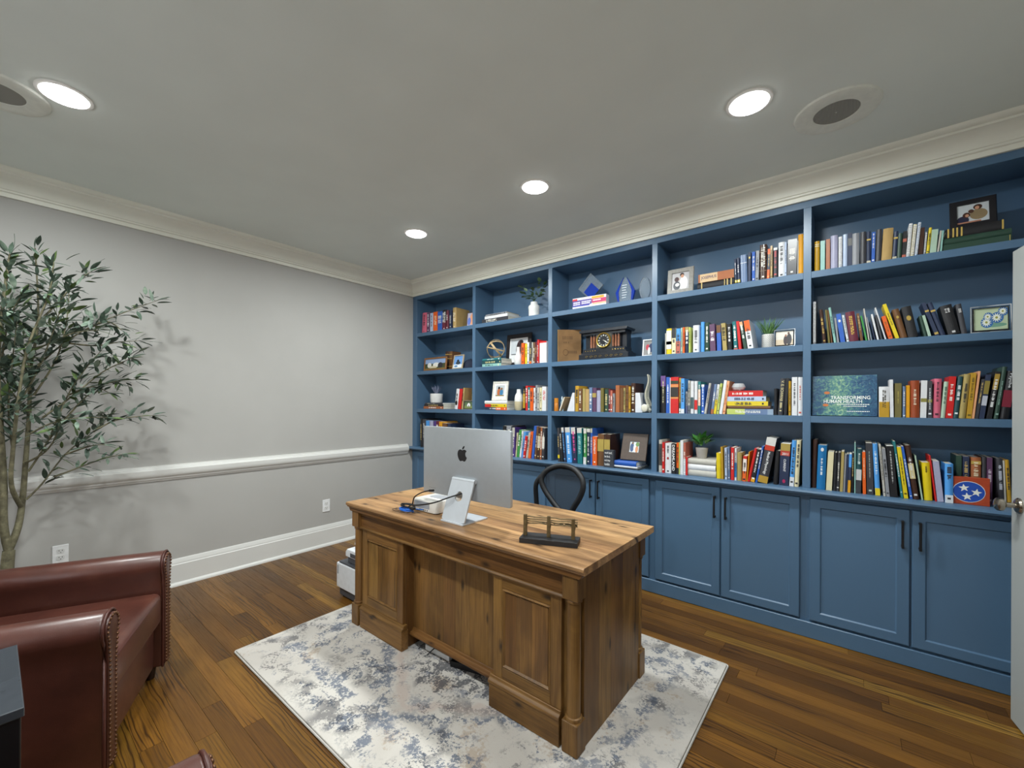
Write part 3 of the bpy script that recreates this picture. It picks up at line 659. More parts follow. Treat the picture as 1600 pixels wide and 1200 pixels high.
c4 = thing('thin_wire', 'thin brown wire curling around the blue cable coil on the desk', 'cable', (1.90, -1.56, TZ))
pts = []
for k in range(26):
    a = k * 0.5; pts.append((1.925 + 0.07 * math.cos(a) + 0.002 * k, -1.563 + 0.028 * math.sin(a), zt_ + 0.0006 * k))
MB().tube([Vector(p) - c4.location for p in pts], 0.0016, 6).build('cord', mat('#3d2c1f', 0.5), c4, smooth=1.2)
c5 = thing('adapter_lead', 'black lead with flat plugs bundled beside the blue cable coil', 'cable', (1.95, -1.54, TZ))
pts = []
for k in range(22):
    a = 0.6 + k * 0.5; pts.append((1.965 + 0.052 * math.cos(a), -1.535 + 0.027 * math.sin(a), zt_ + 0.0275 + 0.0004 * k))
MB().tube([Vector(p) - c5.location for p in pts], 0.0036, 6).build('cord', BLK, c5, smooth=1.2)
MB().box(0.060, 0.092, -0.020, 0.0, 0.026, 0.038).build('plug', BLK, c5, bevel=0.002)

# ================================================================ little fence sculpture
fs_ = thing('fence_sculpture', 'bronze miniature split-rail fence on a black block, on the desk', 'ornament', (2.870, -1.458, TZ), R(22))
MB().box(-0.128, 0.128, -0.047, 0.047, 0.0003, 0.022).build('base', mat('#1b1b1d', 0.55, name='black_wood'), fs_, bevel=0.001)
BRZ = mat('#6b5a3c', 0.45, 0.45, 0.25, 60, 0.3, name='aged_bronze')
for x, h in ((-0.112, 0.115), (-0.005, 0.115), (0.103, 0.112)):
    MB().prism([(x - 0.008, 0.022), (x + 0.008, 0.022), (x + 0.007, h), (x - 0.007, h)], -0.008, 0.006, 'y').build('post', BRZ, fs_, bevel=0.001)
    MB().prism([(x + 0.008, 0.060), (x + 0.008, 0.082), (x + 0.012, 0.082)], -0.006, 0.004, 'y').build('brace', BRZ, fs_)
random.seed(4)
for z in (0.075, 0.084, 0.0935, 0.103):
    pts = [(-0.122 + 0.024 * k * 1.01, 0.012 + 0.003 * random.uniform(-1, 1), z + random.uniform(-0.0018, 0.0018)) for k in range(11)]
    MB().tube(pts, 0.0028, 6).build('rail', BRZ, fs_, smooth=0.9)
m = MB()
for k in range(16):
    x = random.uniform(-0.07, 0.1); m.tube([(x - 0.018, 0.016, 0.072 + random.uniform(0, .01)), (x, 0.018 + random.uniform(-.004, .004), 0.080 + random.uniform(-.008, .008)), (x + 0.018, 0.016, 0.073 + random.uniform(0, .01))], 0.0022, 5)
m.build('barbed_wire', mat('#4d3f2a', 0.5, 0.4), fs_)['kind'] = 'stuff'

# ================================================================ printer beside the desk
PR = Vector((1.29, -1.24, 0.0125))
pr = thing('printer', 'white and grey office printer on the floor beside the desk', 'printer', PR)
PWH, PGR = mat('#e3e6ea', 0.4), mat('#4a4c52', 0.5)
MB().box(-0.20, 0.20, -0.215, 0.21, 0.0005, 0.055).build('base', PGR, pr, bevel=0.004)
for fx_ in (-0.17, -0.06):
    for fy_ in (-0.19, 0.18): MB().lathe([(0.014, -0.0122), (0.014, 0.001)], 10, (fx_, fy_, 0)).build('rubber_foot', BLK, pr)
MB().box(-0.215, 0.205, -0.230, 0.215, 0.055, 0.226).build('body', PWH, pr, bevel=0.006)
MB().box(-0.200, -0.190, -0.2315, -0.2295, 0.150, 0.210).build('side_badge', mat('#8b8f96', 0.4), pr)
MB().box(-0.19, 0.20, -0.225, 0.21, 0.226, 0.240).build('output_tray', PGR, pr, bevel=0.004)
MB().box(-0.11, 0.19, -0.205, 0.20, 0.240, 0.284).build('scanner_neck', PGR, pr, bevel=0.006)
MB().prism([(-0.125, 0.284), (0.195, 0.284), (0.195, 0.338), (-0.105, 0.338), (-0.125, 0.316)], -0.215, 0.205, 'y').build('scanner_lid', PWH, pr, bevel=0.005)
MB().box(-0.06, 0.16, -0.217, -0.2155, 0.292, 0.318).build('control_panel', PGR, pr)
MB().prism([(-0.055, 0.338), (0.18, 0.338), (0.18, 0.362), (-0.04, 0.358)], -0.16, 0.17, 'y').build('document_feeder', mat('#28345e', 0.4), pr, bevel=0.003)
MB().box(-0.075, 0.185, -0.175, 0.185, 0.362, 0.378).build('feeder_cover', PWH, pr, bevel=0.004)

# ---- things on the rug under the desk
ps = thing('power_strip', 'flat white power unit lying on the rug under the desk', 'power strip', (2.185, -1.43, ZR), R(2))
MB().box(-0.10, 0.085, -0.075, 0.065, 0.0005, 0.028).build('case', mat('#e6e6e4', 0.4), ps, bevel=0.003)
MB().box(-0.093, 0.078, -0.068, 0.058, 0.0278, 0.0295).build('top_plate', mat('#a9a79c', 0.5), ps)
MB().tube([(-0.045, 0.0, 0.0295), (-0.045, 0.0, 0.060)], 0.014, 12).build('plug', BLK, ps, smooth=0.8)
MB().tube(spline([(-0.045, 0.0, 0.055), (-0.075, -0.04, 0.06), (-0.105, -0.08, 0.03), (-0.125, -0.10, 0.006)], 6), 0.003, 6).build('cord', BLK, ps, smooth=1.2)
MB().tube(spline([(0.02, 0.03, 0.034), (0.0, -0.02, 0.05), (-0.02, -0.06, 0.04), (-0.045, -0.11, 0.006)], 6), 0.003, 6).build('cord', BLK, ps, smooth=1.2)
ft = thing('foot_tray', 'black shallow tray lying on the rug behind the desk panel', 'tray', (2.40, -1.395, ZR), R(16))
m = MB(); m.box(-0.125, 0.125, -0.10, 0.10, 0.0005, 0.008); m.box(-0.125, 0.125, -0.10, -0.092, 0.008, 0.030); m.box(-0.125, 0.125, 0.092, 0.10, 0.008, 0.030); m.box(-0.125, -0.117, -0.092, 0.092, 0.008, 0.030); m.box(0.117, 0.125, -0.092, 0.092, 0.008, 0.030)
m.build('shell', mat('#121214', 0.35), ft)
MB().box(-0.115, 0.115, -0.09, 0.09, 0.008, 0.0095).build('liner', mat('#26262a', 0.25), ft)

# ================================================================ mesh office chair behind the desk
oc = thing('office_chair', 'black mesh-back office chair tucked behind the desk', 'office chair', (2.40, -0.73, ZR), 0.0)
CB = mat('#1c1e22', 0.5, name='black_chair_plastic')
def mesh_fabric():
    t = NT('chair_mesh'); t.bsdf.inputs['Base Color'].default_value = srgb('#23272e'); t.bsdf.inputs['Roughness'].default_value = 0.8
    v = t.coords('Object'); ck = t.n('ShaderNodeTexChecker'); ck.inputs['Scale'].default_value = 700.0; t.l(v, ck.inputs['Vector'])
    a = t.math('MULTIPLY_ADD', ck.outputs[1], 0.35, 0.55); t.l(a, t.bsdf.inputs['Alpha']); return t.m
lp = [(-.169, .824), (-.14, .885), (-.07, .922), (.002, .932), (.08, .915), (.14, .87), (.158, .815), (.135, .745), (.09, .675), (.06, .62), (.025, .600), (-.02, .632), (-.08, .685), (-.14, .755)]
def by(x, z): return 0.125 - 0.9 * (x - 0.0) ** 2 + 0.10 * (z - 0.6)
loop = [Vector((p.x, by(p.x, p.z), p.z)) for p in spline([(x, 0, z) for x, z in lp[::-1]], 3, True)]
NL = len(loop)
MB().tube([Vector(q) for q in spline([(-.15, by(-.15, .87), .87), (-.205, .115, .80), (-.215, .125, .70), (-.20, .13, .58), (-.12, .12, .46)], 5)], 0.017, 10).build('back_side_bar', CB, oc, smooth=1.2)
MB().tube(loop, 0.019, 10, closed=True).build('back_frame', CB, oc, smooth=1.2)
cen = sum(loop, Vector()) / NL
vs = []; fs = []
for r_ in range(5):
    for k in range(NL):
        p = cen.lerp(loop[k], 1 - r_ / 5.0); vs.append((p.x, by(p.x, p.z) + 0.004, p.z))
vs.append((cen.x, by(cen.x, cen.z) + 0.004, cen.z))
for r_ in range(4): fs += [(r_ * NL + k, r_ * NL + (k + 1) % NL, r_ * NL + NL + (k + 1) % NL, r_ * NL + NL + k) for k in range(NL)]
fs += [(4 * NL + k, 4 * NL + (k + 1) % NL, 5 * NL) for k in range(NL)]
MB().add(vs, fs).build('mesh_back', mesh_fabric(), oc, smooth=2.0)
MB().tube(spline([(0, 0.205, 0.56), (0, 0.21, 0.53), (0, 0.205, 0.48), (0, 0.12, 0.40), (0, 0.0, 0.385)], 6), 0.022, 10).build('back_support', CB, oc, smooth=1.2)
MB().prism(rrect(-0.23, 0.23, -0.24, 0.20, 0.09, 6), 0.415, 0.475, 'z').build('seat', mat('#1a1b1f', 0.85), oc, bevel=0.018, seg=3, smooth=0.9)
MB().box(-0.09, 0.09, -0.12, 0.12, 0.365, 0.415).build('seat_mechanism', CB, oc, bevel=0.01)
for s in (-1, 1):
    ar = MB().tube(spline([(s * 0.12, 0.0, 0.40), (s * 0.25, 0.0, 0.42), (s * 0.27, 0.0, 0.52), (s * 0.27, 0.0, 0.585)], 6), 0.016, 8).build('armrest', CB, oc, smooth=1.2)
    MB().prism(rrect(s * 0.27 - 0.035, s * 0.27 + 0.035, -0.12, 0.12, 0.03, 4), 0.583, 0.605, 'z').build('pad', CB, ar, bevel=0.006)
MB().tube([(0, 0, 0.10), (0, 0, 0.37)], 0.026, 14).build('gas_column', CB, oc, smooth=0.8)
for k in range(5):
    a = R(72 * k + 20); d_ = Vector((math.cos(a), math.sin(a), 0))
    lg = MB().tube([d_ * 0.01 + Vector((0, 0, 0.105)), d_ * 0.16 + Vector((0, 0, 0.095)), d_ * 0.27 + Vector((0, 0, 0.075))], [0.026, 0.020, 0.014], 8).build('star_leg', CB, oc, smooth=1.0)
    q = Vector((-d_.y, d_.x, 0)); cs = MB()
    for s in (-1, 1): cs.tube([d_ * 0.275 + q * (s * 0.008) + Vector((0, 0, 0.0272)), d_ * 0.275 + q * (s * 0.024) + Vector((0, 0, 0.0272))], 0.0265, 14)
    cs.tube([d_ * 0.275 + Vector((0, 0, 0.0272)), d_ * 0.27 + Vector((0, 0, 0.075))], 0.008, 8)
    cs.build('castor', BLK, lg, smooth=0.8)

# ================================================================ leather armchairs
def leather():
    t = NT('brown_leather'); v = t.coords('World')
    a = t.noise(v, 4.5, 4.0, 0.6); 
    t.l(t.ramp(a, [(0.3, srgb('#43241d')), (0.55, srgb('#542e25')), (0.75, srgb('#6a4132'))]), t.bsdf.inputs['Base Color'])
    t.bsdf.inputs['Roughness'].default_value = 0.36; t.bsdf.inputs['Specular IOR Level'].default_value = 0.5; t.bsdf.inputs['Coat Weight'].default_value = 0.25; t.bsdf.inputs['Coat Roughness'].default_value = 0.22
    vo = t.n('ShaderNodeTexVoronoi'); vo.inputs['Scale'].default_value = 420.0; t.l(v, vo.inputs['Vector'])
    hsum = t.math('ADD', t.math('MULTIPLY', vo.outputs['Distance'], 0.15), t.noise(v, 14.0, 3.0)); t.bump(hsum, 0.12, 0.01); return t.m
M_LEA = leather(); M_NAIL = mat('#6a4a34', 0.35, 0.7, name='nailhead_brass'); M_WELT = mat('#4a251d', 0.4)
def arm_profile(s, w=0.0):
    """keyhole outline of an arm in (x,z): s=+1 right arm"""
    pts = []
    xc, zc, r = 0.335, 0.555, 0.064 + w
    for k in range(13):
        a = R(-38 + (218 + 38) * k / 12 - 0); pts.append((xc + r * math.cos(a), zc + r * math.sin(a)))
    lo = [(xc - 0.040 - w, 0.45), (xc - 0.040 - w, 0.06 - w), (xc + 0.044 + w, 0.06 - w), (xc + 0.044 + w, 0.45)]
    pts += lo
    return [(s * a, b) for a, b in pts]
def armchair(label, loc, rz):
    t = thing('leather_armchair', label, 'armchair', loc, rz, 'leather armchairs')
    MB().box(-0.300, 0.300, -0.38, 0.355, 0.06, 0.275).build('seat_base', M_LEA, t, bevel=0.02, seg=3, smooth=0.9)
    sc_ = MB(); sc_.prism(rrect(-0.292, 0.292, -0.29, 0.385, 0.03, 4), 0.278, 0.435, 'z')
    cu = sc_.build('seat_cushion', M_LEA, t, bevel=0.035, seg=4, smooth=1.0)
    MB().tube([(a, b, 0.413) for a, b in rrect(-0.286, 0.286, -0.285, 0.380, 0.03, 4)], 0.005, 6, closed=True).build('welt', M_WELT, cu, smooth=1.2)
    MB().tube([(a, b, 0.300) for a, b in rrect(-0.286, 0.286, -0.285, 0.380, 0.03, 4)], 0.005, 6, closed=True).build('welt', M_WELT, cu, smooth=1.2)
    for s in (-1, 1):
        pr_ = arm_profile(s)
        a = MB().prism(pr_, -0.40, 0.385, 'y').build('arm', M_LEA, t, bevel=0.010, seg=3, smooth=0.8)
        q = arm_profile(s, -0.010)
        MB().prism(q, 0.383, 0.397, 'y').build('arm_front', M_LEA, a, bevel=0.005, seg=2, smooth=0.8)
        MB().tube([(x, 0.386, z) for x, z in arm_profile(s, -0.001)], 0.005, 6, closed=True).build('welt', M_WELT, a, smooth=1.2)
        nh = MB(); per = arm_profile(s, -0.016); 
        seq = [Vector((p[0], 0.3975, p[1])) for p in per]; seq.append(seq[0]); acc = 0.0
        for i in range(len(seq) - 1):
            L_ = (seq[i + 1] - seq[i]).length
            while acc < L_:
                nh.ball(seq[i].lerp(seq[i + 1], acc / L_), 0.006, 8, 4, (1, 0.7, 1)); acc += 0.016
            acc -= L_
        nh.build('nailheads', M_NAIL, a, smooth=2.0)['kind'] = 'stuff'
        for yv in (-0.36, 0.33): MB().lathe([(0.018, 0.0005), (0.026, 0.06)], 12, (s * 0.325, yv, 0)).build('leg', mat('#2a1710', 0.4), t, smooth=0.8)
    bk_ = MB(); bk_.prism([(-0.44, 0.06), (-0.30, 0.06), (-0.29, 0.50), (-0.33, 0.78), (-0.37, 0.82), (-0.43, 0.82), (-0.47, 0.77)], -0.375, 0.375, 'x')
    bk_.build('backrest', M_LEA, t, bevel=0.03, seg=3, smooth=0.9)
    return t
armchair('brown leather club armchair in front of the olive tree', (1.3735, -2.95, 0), R(-25))
armchair('brown leather club armchair nearest the viewer, beyond the black side table', (3.155, -3.135, 0), R(-4))
# ---- black side table between them
stb = thing('side_table', 'black side table with a glossy top between the leather armchairs', 'side table', (2.18, -3.165, 0))
MB().box(-0.205, 0.205, -0.205, 0.205, 0.618, 0.640).build('table_top', mat('#3b3f45', 0.22, name='dark_glossy_top'), stb, bevel=0.002)
MB().box(-0.200, 0.200, -0.200, 0.200, 0.12, 0.618).build('body', mat('#0f1013', 0.4), stb, bevel=0.003)
for sx in (-1, 1):
    for sy in (-1, 1): MB().box(sx * 0.18 - 0.018, sx * 0.18 + 0.018, sy * 0.18 - 0.018, sy * 0.18 + 0.018, 0.0005, 0.12).build('leg', mat('#0f1013', 0.4), stb)

# ================================================================ olive tree
random.seed(21)
TREE = Vector((0.36, -2.93, 0))
tr = thing('olive_tree', 'tall artificial olive tree with slender grey-green leaves behind the armchair', 'tree', TREE)
def bark():
    t = NT('olive_bark'); v = t.coords('World'); a = t.noise(v, 26.0, 4.0, 0.65)
    t.l(t.ramp(a, [(0.3, srgb('#4f4a39')), (0.55, srgb('#6f6a52')), (0.75, srgb('#8d876b'))]), t.bsdf.inputs['Base Color']); t.bsdf.inputs['Roughness'].default_value = 0.85; t.bump(a, 0.5, 0.01); return t.m
M_BARK = bark()
MB().lathe([(0.15, 0.0005), (0.17, 0.02), (0.185, 0.30), (0.175, 0.30), (0.165, 0.27)], 24, cap=True).build('planter', mat('#4a4743', 0.7), tr, smooth=0.6)
MB().lathe([(0.166, 0.262), (0.166, 0.272)], 20).build('moss', mat('#4d5238', 0.95, bump=0.5), tr)
def tp(zx, zy, dx=0.0): return at(zx / 2.2633, 370 + zy / 2.2633, 0, TREE.x + dx) - TREE   # from the 2.26x crop of the tree
def limb(name, pts, r0, r1, par=tr):
    sp = spline(pts, 5); n_ = len(sp); MB().tube(sp, [r0 + (r1 - r0) * k / (n_ - 1) for k in range(n_)], 7).build(name, M_BARK, par, smooth=1.2); return sp
base_ = Vector((0, 0, 0.26)); fork = tp(30, 1110)
trunk = limb('trunk', [base_, tp(24, 1210), fork], 0.030, 0.025)
stemL = limb('stem', [fork, tp(12, 1020, 0.02), tp(12, 860, 0.05), tp(0, 650, 0.08), tp(-8, 430, 0.1), tp(20, 160, 0.1), tp(35, 60, 0.12)], 0.020, 0.004)
stemR = limb('stem', [fork, tp(62, 1030), tp(78, 940, -0.02), tp(90, 800, -0.03), tp(103, 620, -0.04), tp(108, 470, -0.05), tp(135, 290, -0.04), tp(124, 40, -0.05)], 0.018, 0.003)
stemM = limb('stem', [tp(78, 960, -0.02), tp(40, 880, 0.06), tp(45, 760, 0.1), tp(62, 600, 0.13), tp(95, 400, 0.16), tp(170, 210, 0.18), tp(190, 90, 0.2)], 0.012, 0.003)
B = [([(92, 930), (150, 872), (235, 765), (330, 690), (380, 640)], -0.02), ([(330, 690), (400, 652), (480, 636), (545, 632)], 0.02), ([(100, 830), (170, 720), (240, 560), (300, 470), (360, 400)], 0.10),
     ([(106, 480), (215, 385), (320, 318), (440, 268), (565, 222)], -0.04), ([(230, 375), (340, 385), (420, 372), (492, 368)], 0.06), ([(150, 640), (260, 560), (360, 480), (440, 440), (470, 430)], 0.14),
     ([(170, 720), (270, 600), (350, 530), (430, 508), (485, 505)], 0.04), ([(230, 770), (320, 740), (370, 735)], 0.12), ([(190, 850), (290, 812), (380, 780), (450, 768)], -0.06),
     ([(140, 300), (220, 215), (280, 150), (325, 122)], 0.02), ([(120, 560), (200, 430), (235, 300), (245, 180)], 0.12), ([(100, 700), (180, 660), (280, 640), (380, 640)], 0.16),
     ([(45, 760), (30, 600), (45, 430), (60, 300)], 0.2), ([(10, 800), (-40, 650), (-90, 500)], 0.05), ([(5, 600), (-60, 420), (-120, 300)], 0.1), ([(100, 620), (20, 520), (-50, 400)], -0.1),
     ([(108, 470), (60, 330), (20, 230)], 0.0), ([(-5, 500), (30, 300), (80, 200)], 0.22), ([(60, 600), (130, 480), (190, 330), (215, 250)], 0.22), ([(12, 860), (-60, 780), (-130, 740)], 0.1),
     ([(90, 800), (160, 760), (200, 700), (210, 640)], 0.2), ([(240, 560), (330, 530), (400, 560)], 0.0), ([(300, 330), (380, 300), (430, 330)], 0.05), ([(95, 400), (170, 380), (260, 340), (350, 330)], 0.2)]
twigs = []
for pts, dx in B:
    n_ = len(pts); sp = limb('branch', [tp(x, y, dx * k / (n_ - 1)) for k, (x, y) in enumerate(pts)], 0.0055, 0.0014); twigs.append((sp, 0.22))
twigs += [(stemL, 0.5), (stemR, 0.5), (stemM, 0.35)]
LEAFM = []
for nm, c1_, c2_ in (('olive_leaf_dark', '#2c3a30', '#47584a'), ('olive_leaf_mid', '#38493d', '#5c6f60'), ('olive_leaf_pale', '#5d7263', '#8a9a88'), ('olive_leaf_fresh', '#45592f', '#637a45')):
    t = NT(nm); v = t.coords('Object'); a = t.noise(v, 40.0, 2.0); t.l(t.ramp(a, [(0.3, srgb(c1_)), (0.7, srgb(c2_))]), t.bsdf.inputs['Base Color'])
    t.bsdf.inputs['Roughness'].default_value = 0.5; LEAFM.append(t.m)
def leaf_geo(L=0.064, W=0.0095):
    vs = []; fs = []; n_ = 6
    for k in range(n_ + 1):
        u = k / n_; wdt = W * math.sin(math.pi * min(1, u ** 0.85)) ** 0.8 if 0 < u < 1 else 0.0004
        zz = 0.010 * u * u * -1; vs += [(u * L, -wdt, zz + 0.0016), (u * L, 0, zz), (u * L, wdt, zz + 0.0016)]
    for k in range(n_):
        b = k * 3; fs += [(b, b + 3, b + 4, b + 1), (b + 1, b + 4, b + 5, b + 2)]
    return vs, fs
LV, LF = leaf_geo()
leaf_me = [MB().add(LV, LF).mesh('leaf', m, smooth=2.0) for m in LEAFM]
places = []
for sp, s0 in twigs:
    n_ = len(sp)
    L_ = sum((sp[i + 1] - sp[i]).length for i in range(n_ - 1)); cnt = int(L_ * (1 - s0) / 0.0072)
    for q in range(cnt):
        u = s0 + (1 - s0) * (q + random.random()) / cnt; f = u * (n_ - 1); i = min(n_ - 2, int(f)); p = sp[i].lerp(sp[i + 1], f - i); d_ = (sp[i + 1] - sp[i]).normalized()
        # most leaves sit on short side twigs
        sd = Vector((random.uniform(-1, 1), random.uniform(-1, 1), random.uniform(-0.5, 0.9))).normalized()
        off = random.choice((0.0, 0.03, 0.06, 0.09)) * random.random()
        ax = (d_ * random.uniform(0.2, 1.0) + sd * 0.9).normalized()
        places.append((p + sd * off, ax, random.uniform(0.75, 1.3)))
    places.append((sp[-1], (sp[-1] - sp[-2]).normalized(), 1.0))
def leaf_matrix(p, ax, s):
    z = Vector((random.uniform(-0.5, 0.5), random.uniform(-0.5, 0.5), 1.0)); y_ = z.cross(ax).normalized(); z = ax.cross(y_).normalized()
    return Matrix((ax, y_, z)).transposed().to_4x4(), p, s
def vis(p):
    w_ = p + TREE; return w_.x > 0.03
places = [q for q in places if vis(q[0]) and vis(q[0] + q[1] * 0.06)]
random.shuffle(places)
# leaves shown in the picture come first, those beyond its left edge are kept together
def inview(p):
    w_ = p + TREE - Vector(CAM); dep = w_.x * _f[0] + w_.y * _f[1]; return PCX + F_PX * (w_.x * _r[0] + w_.y * _r[1]) / dep > 4
places.sort(key=lambda q: not inview(q[0]))
rest = MB()
for k, (p, ax, s) in enumerate(places):
    M3, p, s = leaf_matrix(p, ax, s)
    mi = random.choice((0, 0, 1, 1, 2, 3)) if random.random() < 0.9 else 2
    if k < 300:
        o = link('leaf', leaf_me[mi], tr); o.matrix_local = Matrix.Translation(p) @ M3 @ Matrix.Scale(s, 4)
    else:
        rest.cur = mi; MM = Matrix.Translation(p) @ M3 @ Matrix.Scale(s, 4); rest.add([MM @ Vector(v) for v in LV], LF)
if rest.v: rest.build('leaves', LEAFM, tr, smooth=2.0)['kind'] = 'stuff'
print('olive leaves', len(places))
# ================================================================ books
PAL = {'navy': '#26324e', 'black': '#1c1c20', 'charcoal': '#3c3c42', 'grey': '#8b8d93', 'white': '#dcdde0', 'cream': '#d9cfa9', 'tan': '#b3955f', 'brown': '#6e4a2b',
       'dark brown': '#42291f', 'maroon': '#642234', 'red': '#c9201f', 'orange': '#e2601c', 'amber': '#dc9a17', 'mustard': '#b98f22', 'yellow': '#ddc41c', 'olive': '#6f6636', 'khaki': '#a8955a',
       'green': '#3f9148', 'dark green': '#2c473b', 'teal': '#1c7278', 'dark teal': '#1f4a50', 'pale teal': '#8dbcb2', 'blue': '#2a5cb5', 'sky blue': '#4f9be2', 'pale blue': '#b4c4de', 'purple': '#4a3478', 'plum': '#5c3d5c',
       'pink': '#d4657f', 'peach': '#dfa377', 'salmon': '#b4604e', 'grey-blue': '#667ca0', 'lavender': '#a3a3bd', 'lime': '#bcc867', 'copper': '#a5623a', 'rust': '#96421d', 'pale green': '#a9c2ad', 'magenta': '#b0356a', 'stone': '#b9b6ad', 'cobalt': '#1b6ea8'}
PAGES = mat('#d8d2c2', 0.85, var=0.08, nscale=90, name='paper_pages'); PAGEW = mat('#e6e4dd', 0.85, var=0.05, nscale=90, name='white_pages')
def lum(h): c = srgb(h); return 0.3 * c[0] + 0.6 * c[1] + 0.1 * c[2]
BAYN = ['leftmost bay', 'second bay', 'middle bay', 'fourth bay', 'rightmost bay']; ROWN = ['top shelf', 'second shelf', 'third shelf', 'worktop']
CELLS = {}     # (row, bay) -> list of [object, look, kind]
ORD = 'first second third fourth fifth sixth seventh eighth ninth tenth eleventh twelfth thirteenth fourteenth fifteenth sixteenth seventeenth eighteenth nineteenth twentieth twenty-first twenty-second twenty-third twenty-fourth twenty-fifth twenty-sixth twenty-seventh twenty-eighth twenty-ninth thirtieth thirty-first thirty-second thirty-third thirty-fourth thirty-fifth thirty-sixth'.split()
rb = random.Random(5)
def spine_marks(t, h, z0, z1, wfrac=0.5, xc=0.5, rows=1):
    """small strokes standing for print too fine to read, running down the spine"""
    m = MB(); wd = t * wfrac / rows
    for r_ in range(rows):
        x = t * xc + (r_ - (rows - 1) / 2) * wd * 1.25; z = z1 * h; em = max(0.0035, min(0.010, wd * 0.9))
        while z > z0 * h:
            for _ in range(rb.randint(3, 8)):
                if z - em < z0 * h: break
                k = rb.random(); hw2 = wd * (0.5 if k > 0.4 else 0.36)
                a, b = z, z - em * 0.62
                m.add([(x - hw2, -0.0007, b), (x + hw2, -0.0007, b), (x + hw2, -0.0007, a), (x - hw2, -0.0007, a)], [(0, 1, 2, 3)]) if k > 0.3 else \
                    m.add([(x - hw2, -0.0007, a - em * 0.22), (x + hw2, -0.0007, a - em * 0.22), (x + hw2, -0.0007, a), (x - hw2, -0.0007, a),
                           (x - hw2, -0.0007, b), (x - hw2 * 0.4, -0.0007, b), (x - hw2 * 0.4, -0.0007, a), (x - hw2, -0.0007, a)], [(0, 1, 2, 3), (4, 5, 6, 7)])
                z -= em * 0.82
            z -= em * 0.7
    return m
TXV = Matrix(((0, 1, 0, 0), (0, 0, -1, 0), (-1, 0, 0, 0), (0, 0, 0, 1)))   # reading down the spine
TXH = Matrix(((1, 0, 0, 0), (0, 0, -1, 0), (0, 1, 0, 0), (0, 0, 0, 1)))    # reading across
def flat_band(t, z0, z1, y=-0.0004, x0=0.0, x1=None):
    x1 = t if x1 is None else x1; e = 0.0003
    return MB().box(x0 + e, x1 - e, y, 0.0016, z0, z1)
def make_book(t, h, d, col, o, loc, rot):
    hexc = PAL[col] if col in PAL else col
    soft = o.get('soft', rb.random() < 0.45); rough = o.get('rough', rb.choice((0.3, 0.4, 0.55)))
    c = 0.0009 if soft else 0.0022; c = min(c, t * 0.2)
    rnd = 0.0 if soft else min(0.006, t * 0.22)
    out = [(0, d)]
    if rnd:
        n_ = 6
        for k in range(n_ + 1):
            u = k / n_; out.append((t * u, rnd * (2 * u - 1) ** 2))
    else: out += [(0, 0.0005), (0.0005, 0), (t - 0.0005, 0), (t, 0.0005)]
    out += [(t, d), (t - c, d), (t - c, c + rnd), (c, c + rnd), (c, d)]
    k = 'spiral' in o
    cover = MB().prism(out, 0, h, 'z').mesh('book', mat(hexc, rough, var=0.06, nscale=25, name='book_cover'))
    b = link('book', cover, None, loc, rot)
    g = 0.0004 if soft else 0.003
    MB().box(c * 1.02, t - c * 1.02, c + rnd, d - (0.0006 if soft else 0.004), g, h - g).build('pages', PAGEW if rb.random() < 0.5 else PAGES, b)
    for z0, z1, bc in o.get('b', ()):
        flat_band(t, z0 * h, z1 * h).build('spine_band', mat(PAL.get(bc, bc), 0.45, name='spine_print'), b)
    if k:
        m = MB(); z = 0.012
        while z < h - 0.008: m.box(0.001, t - 0.001, -0.004, 0.0006, z, z + 0.0035); z += 0.0085
        m.build('spiral_binding', mat('#e6e6e6', 0.3), b)
    L = lum(hexc)
    tc = o.get('tc') or ('#2a2a30' if L > 0.25 else rb.choice(('#e6e2d6', '#e6e2d6', '#c9ae6a') if L < 0.12 else ('#efece4',)))
    tm = mat(PAL.get(tc, tc), 0.5, name='spine_print')
    if 'T' in o:
        for (body, zc, hh, wd, mode) in o['T']:
            me = fit_text(body, hh * h if mode == 'v' else wd * t, wd * t if mode == 'v' else hh * h, tm, 0.012)
            me.transform(Matrix.Translation((t / 2, -0.0009, zc * h)) @ (TXV if mode == 'v' else TXH)); link('spine_title', me, b)
    if o.get('g', 1) and t > 0.009 and not k:
        z0, z1 = o.get('gz', (rb.uniform(0.22, 0.4), rb.uniform(0.72, 0.92)))
        rows = 2 if t > 0.035 and rb.random() < 0.5 else 1
        spine_marks(t, h, z0, z1, o.get('gw', rb.uniform(0.35, 0.55)), 0.5, rows).build('spine_print', tm, b)
        if rb.random() < 0.6:
            s = min(t * 0.3, 0.006); zz = rb.uniform(0.04, 0.10) * h
            MB().add([(t / 2 - s, -0.0007, zz), (t / 2 + s, -0.0007, zz), (t / 2 + s, -0.0007, zz + s * 1.6), (t / 2 - s, -0.0007, zz + s * 1.6)], [(0, 1, 2, 3)]).build('publisher_mark', tm, b)
    if 'emb' in o:   # gilt ornament
        zc, sz, ec = o['emb']; m = MB(); pts = []
        for q in range(24):
            a = 2 * math.pi * q / 24; r_ = sz * t * (0.5 if q % 2 else 0.36); pts.append((t / 2 + r_ * math.cos(a), zc * h + 1.5 * r_ * math.sin(a)))
        m.prism(pts, -0.0008, 0.0006, 'y').build('spine_ornament', mat(ec, 0.35, 0.5), b)
    return b
def quad2(x0, t, h, th, z):
    c, s = math.cos(th), math.sin(th); zz = z + (t * s if th > 0 else 0)
    return [(x0 + c * a + s * b, zz - s * a + c * b) for a, b in ((0, 0), (t, 0), (t, h), (0, h))]
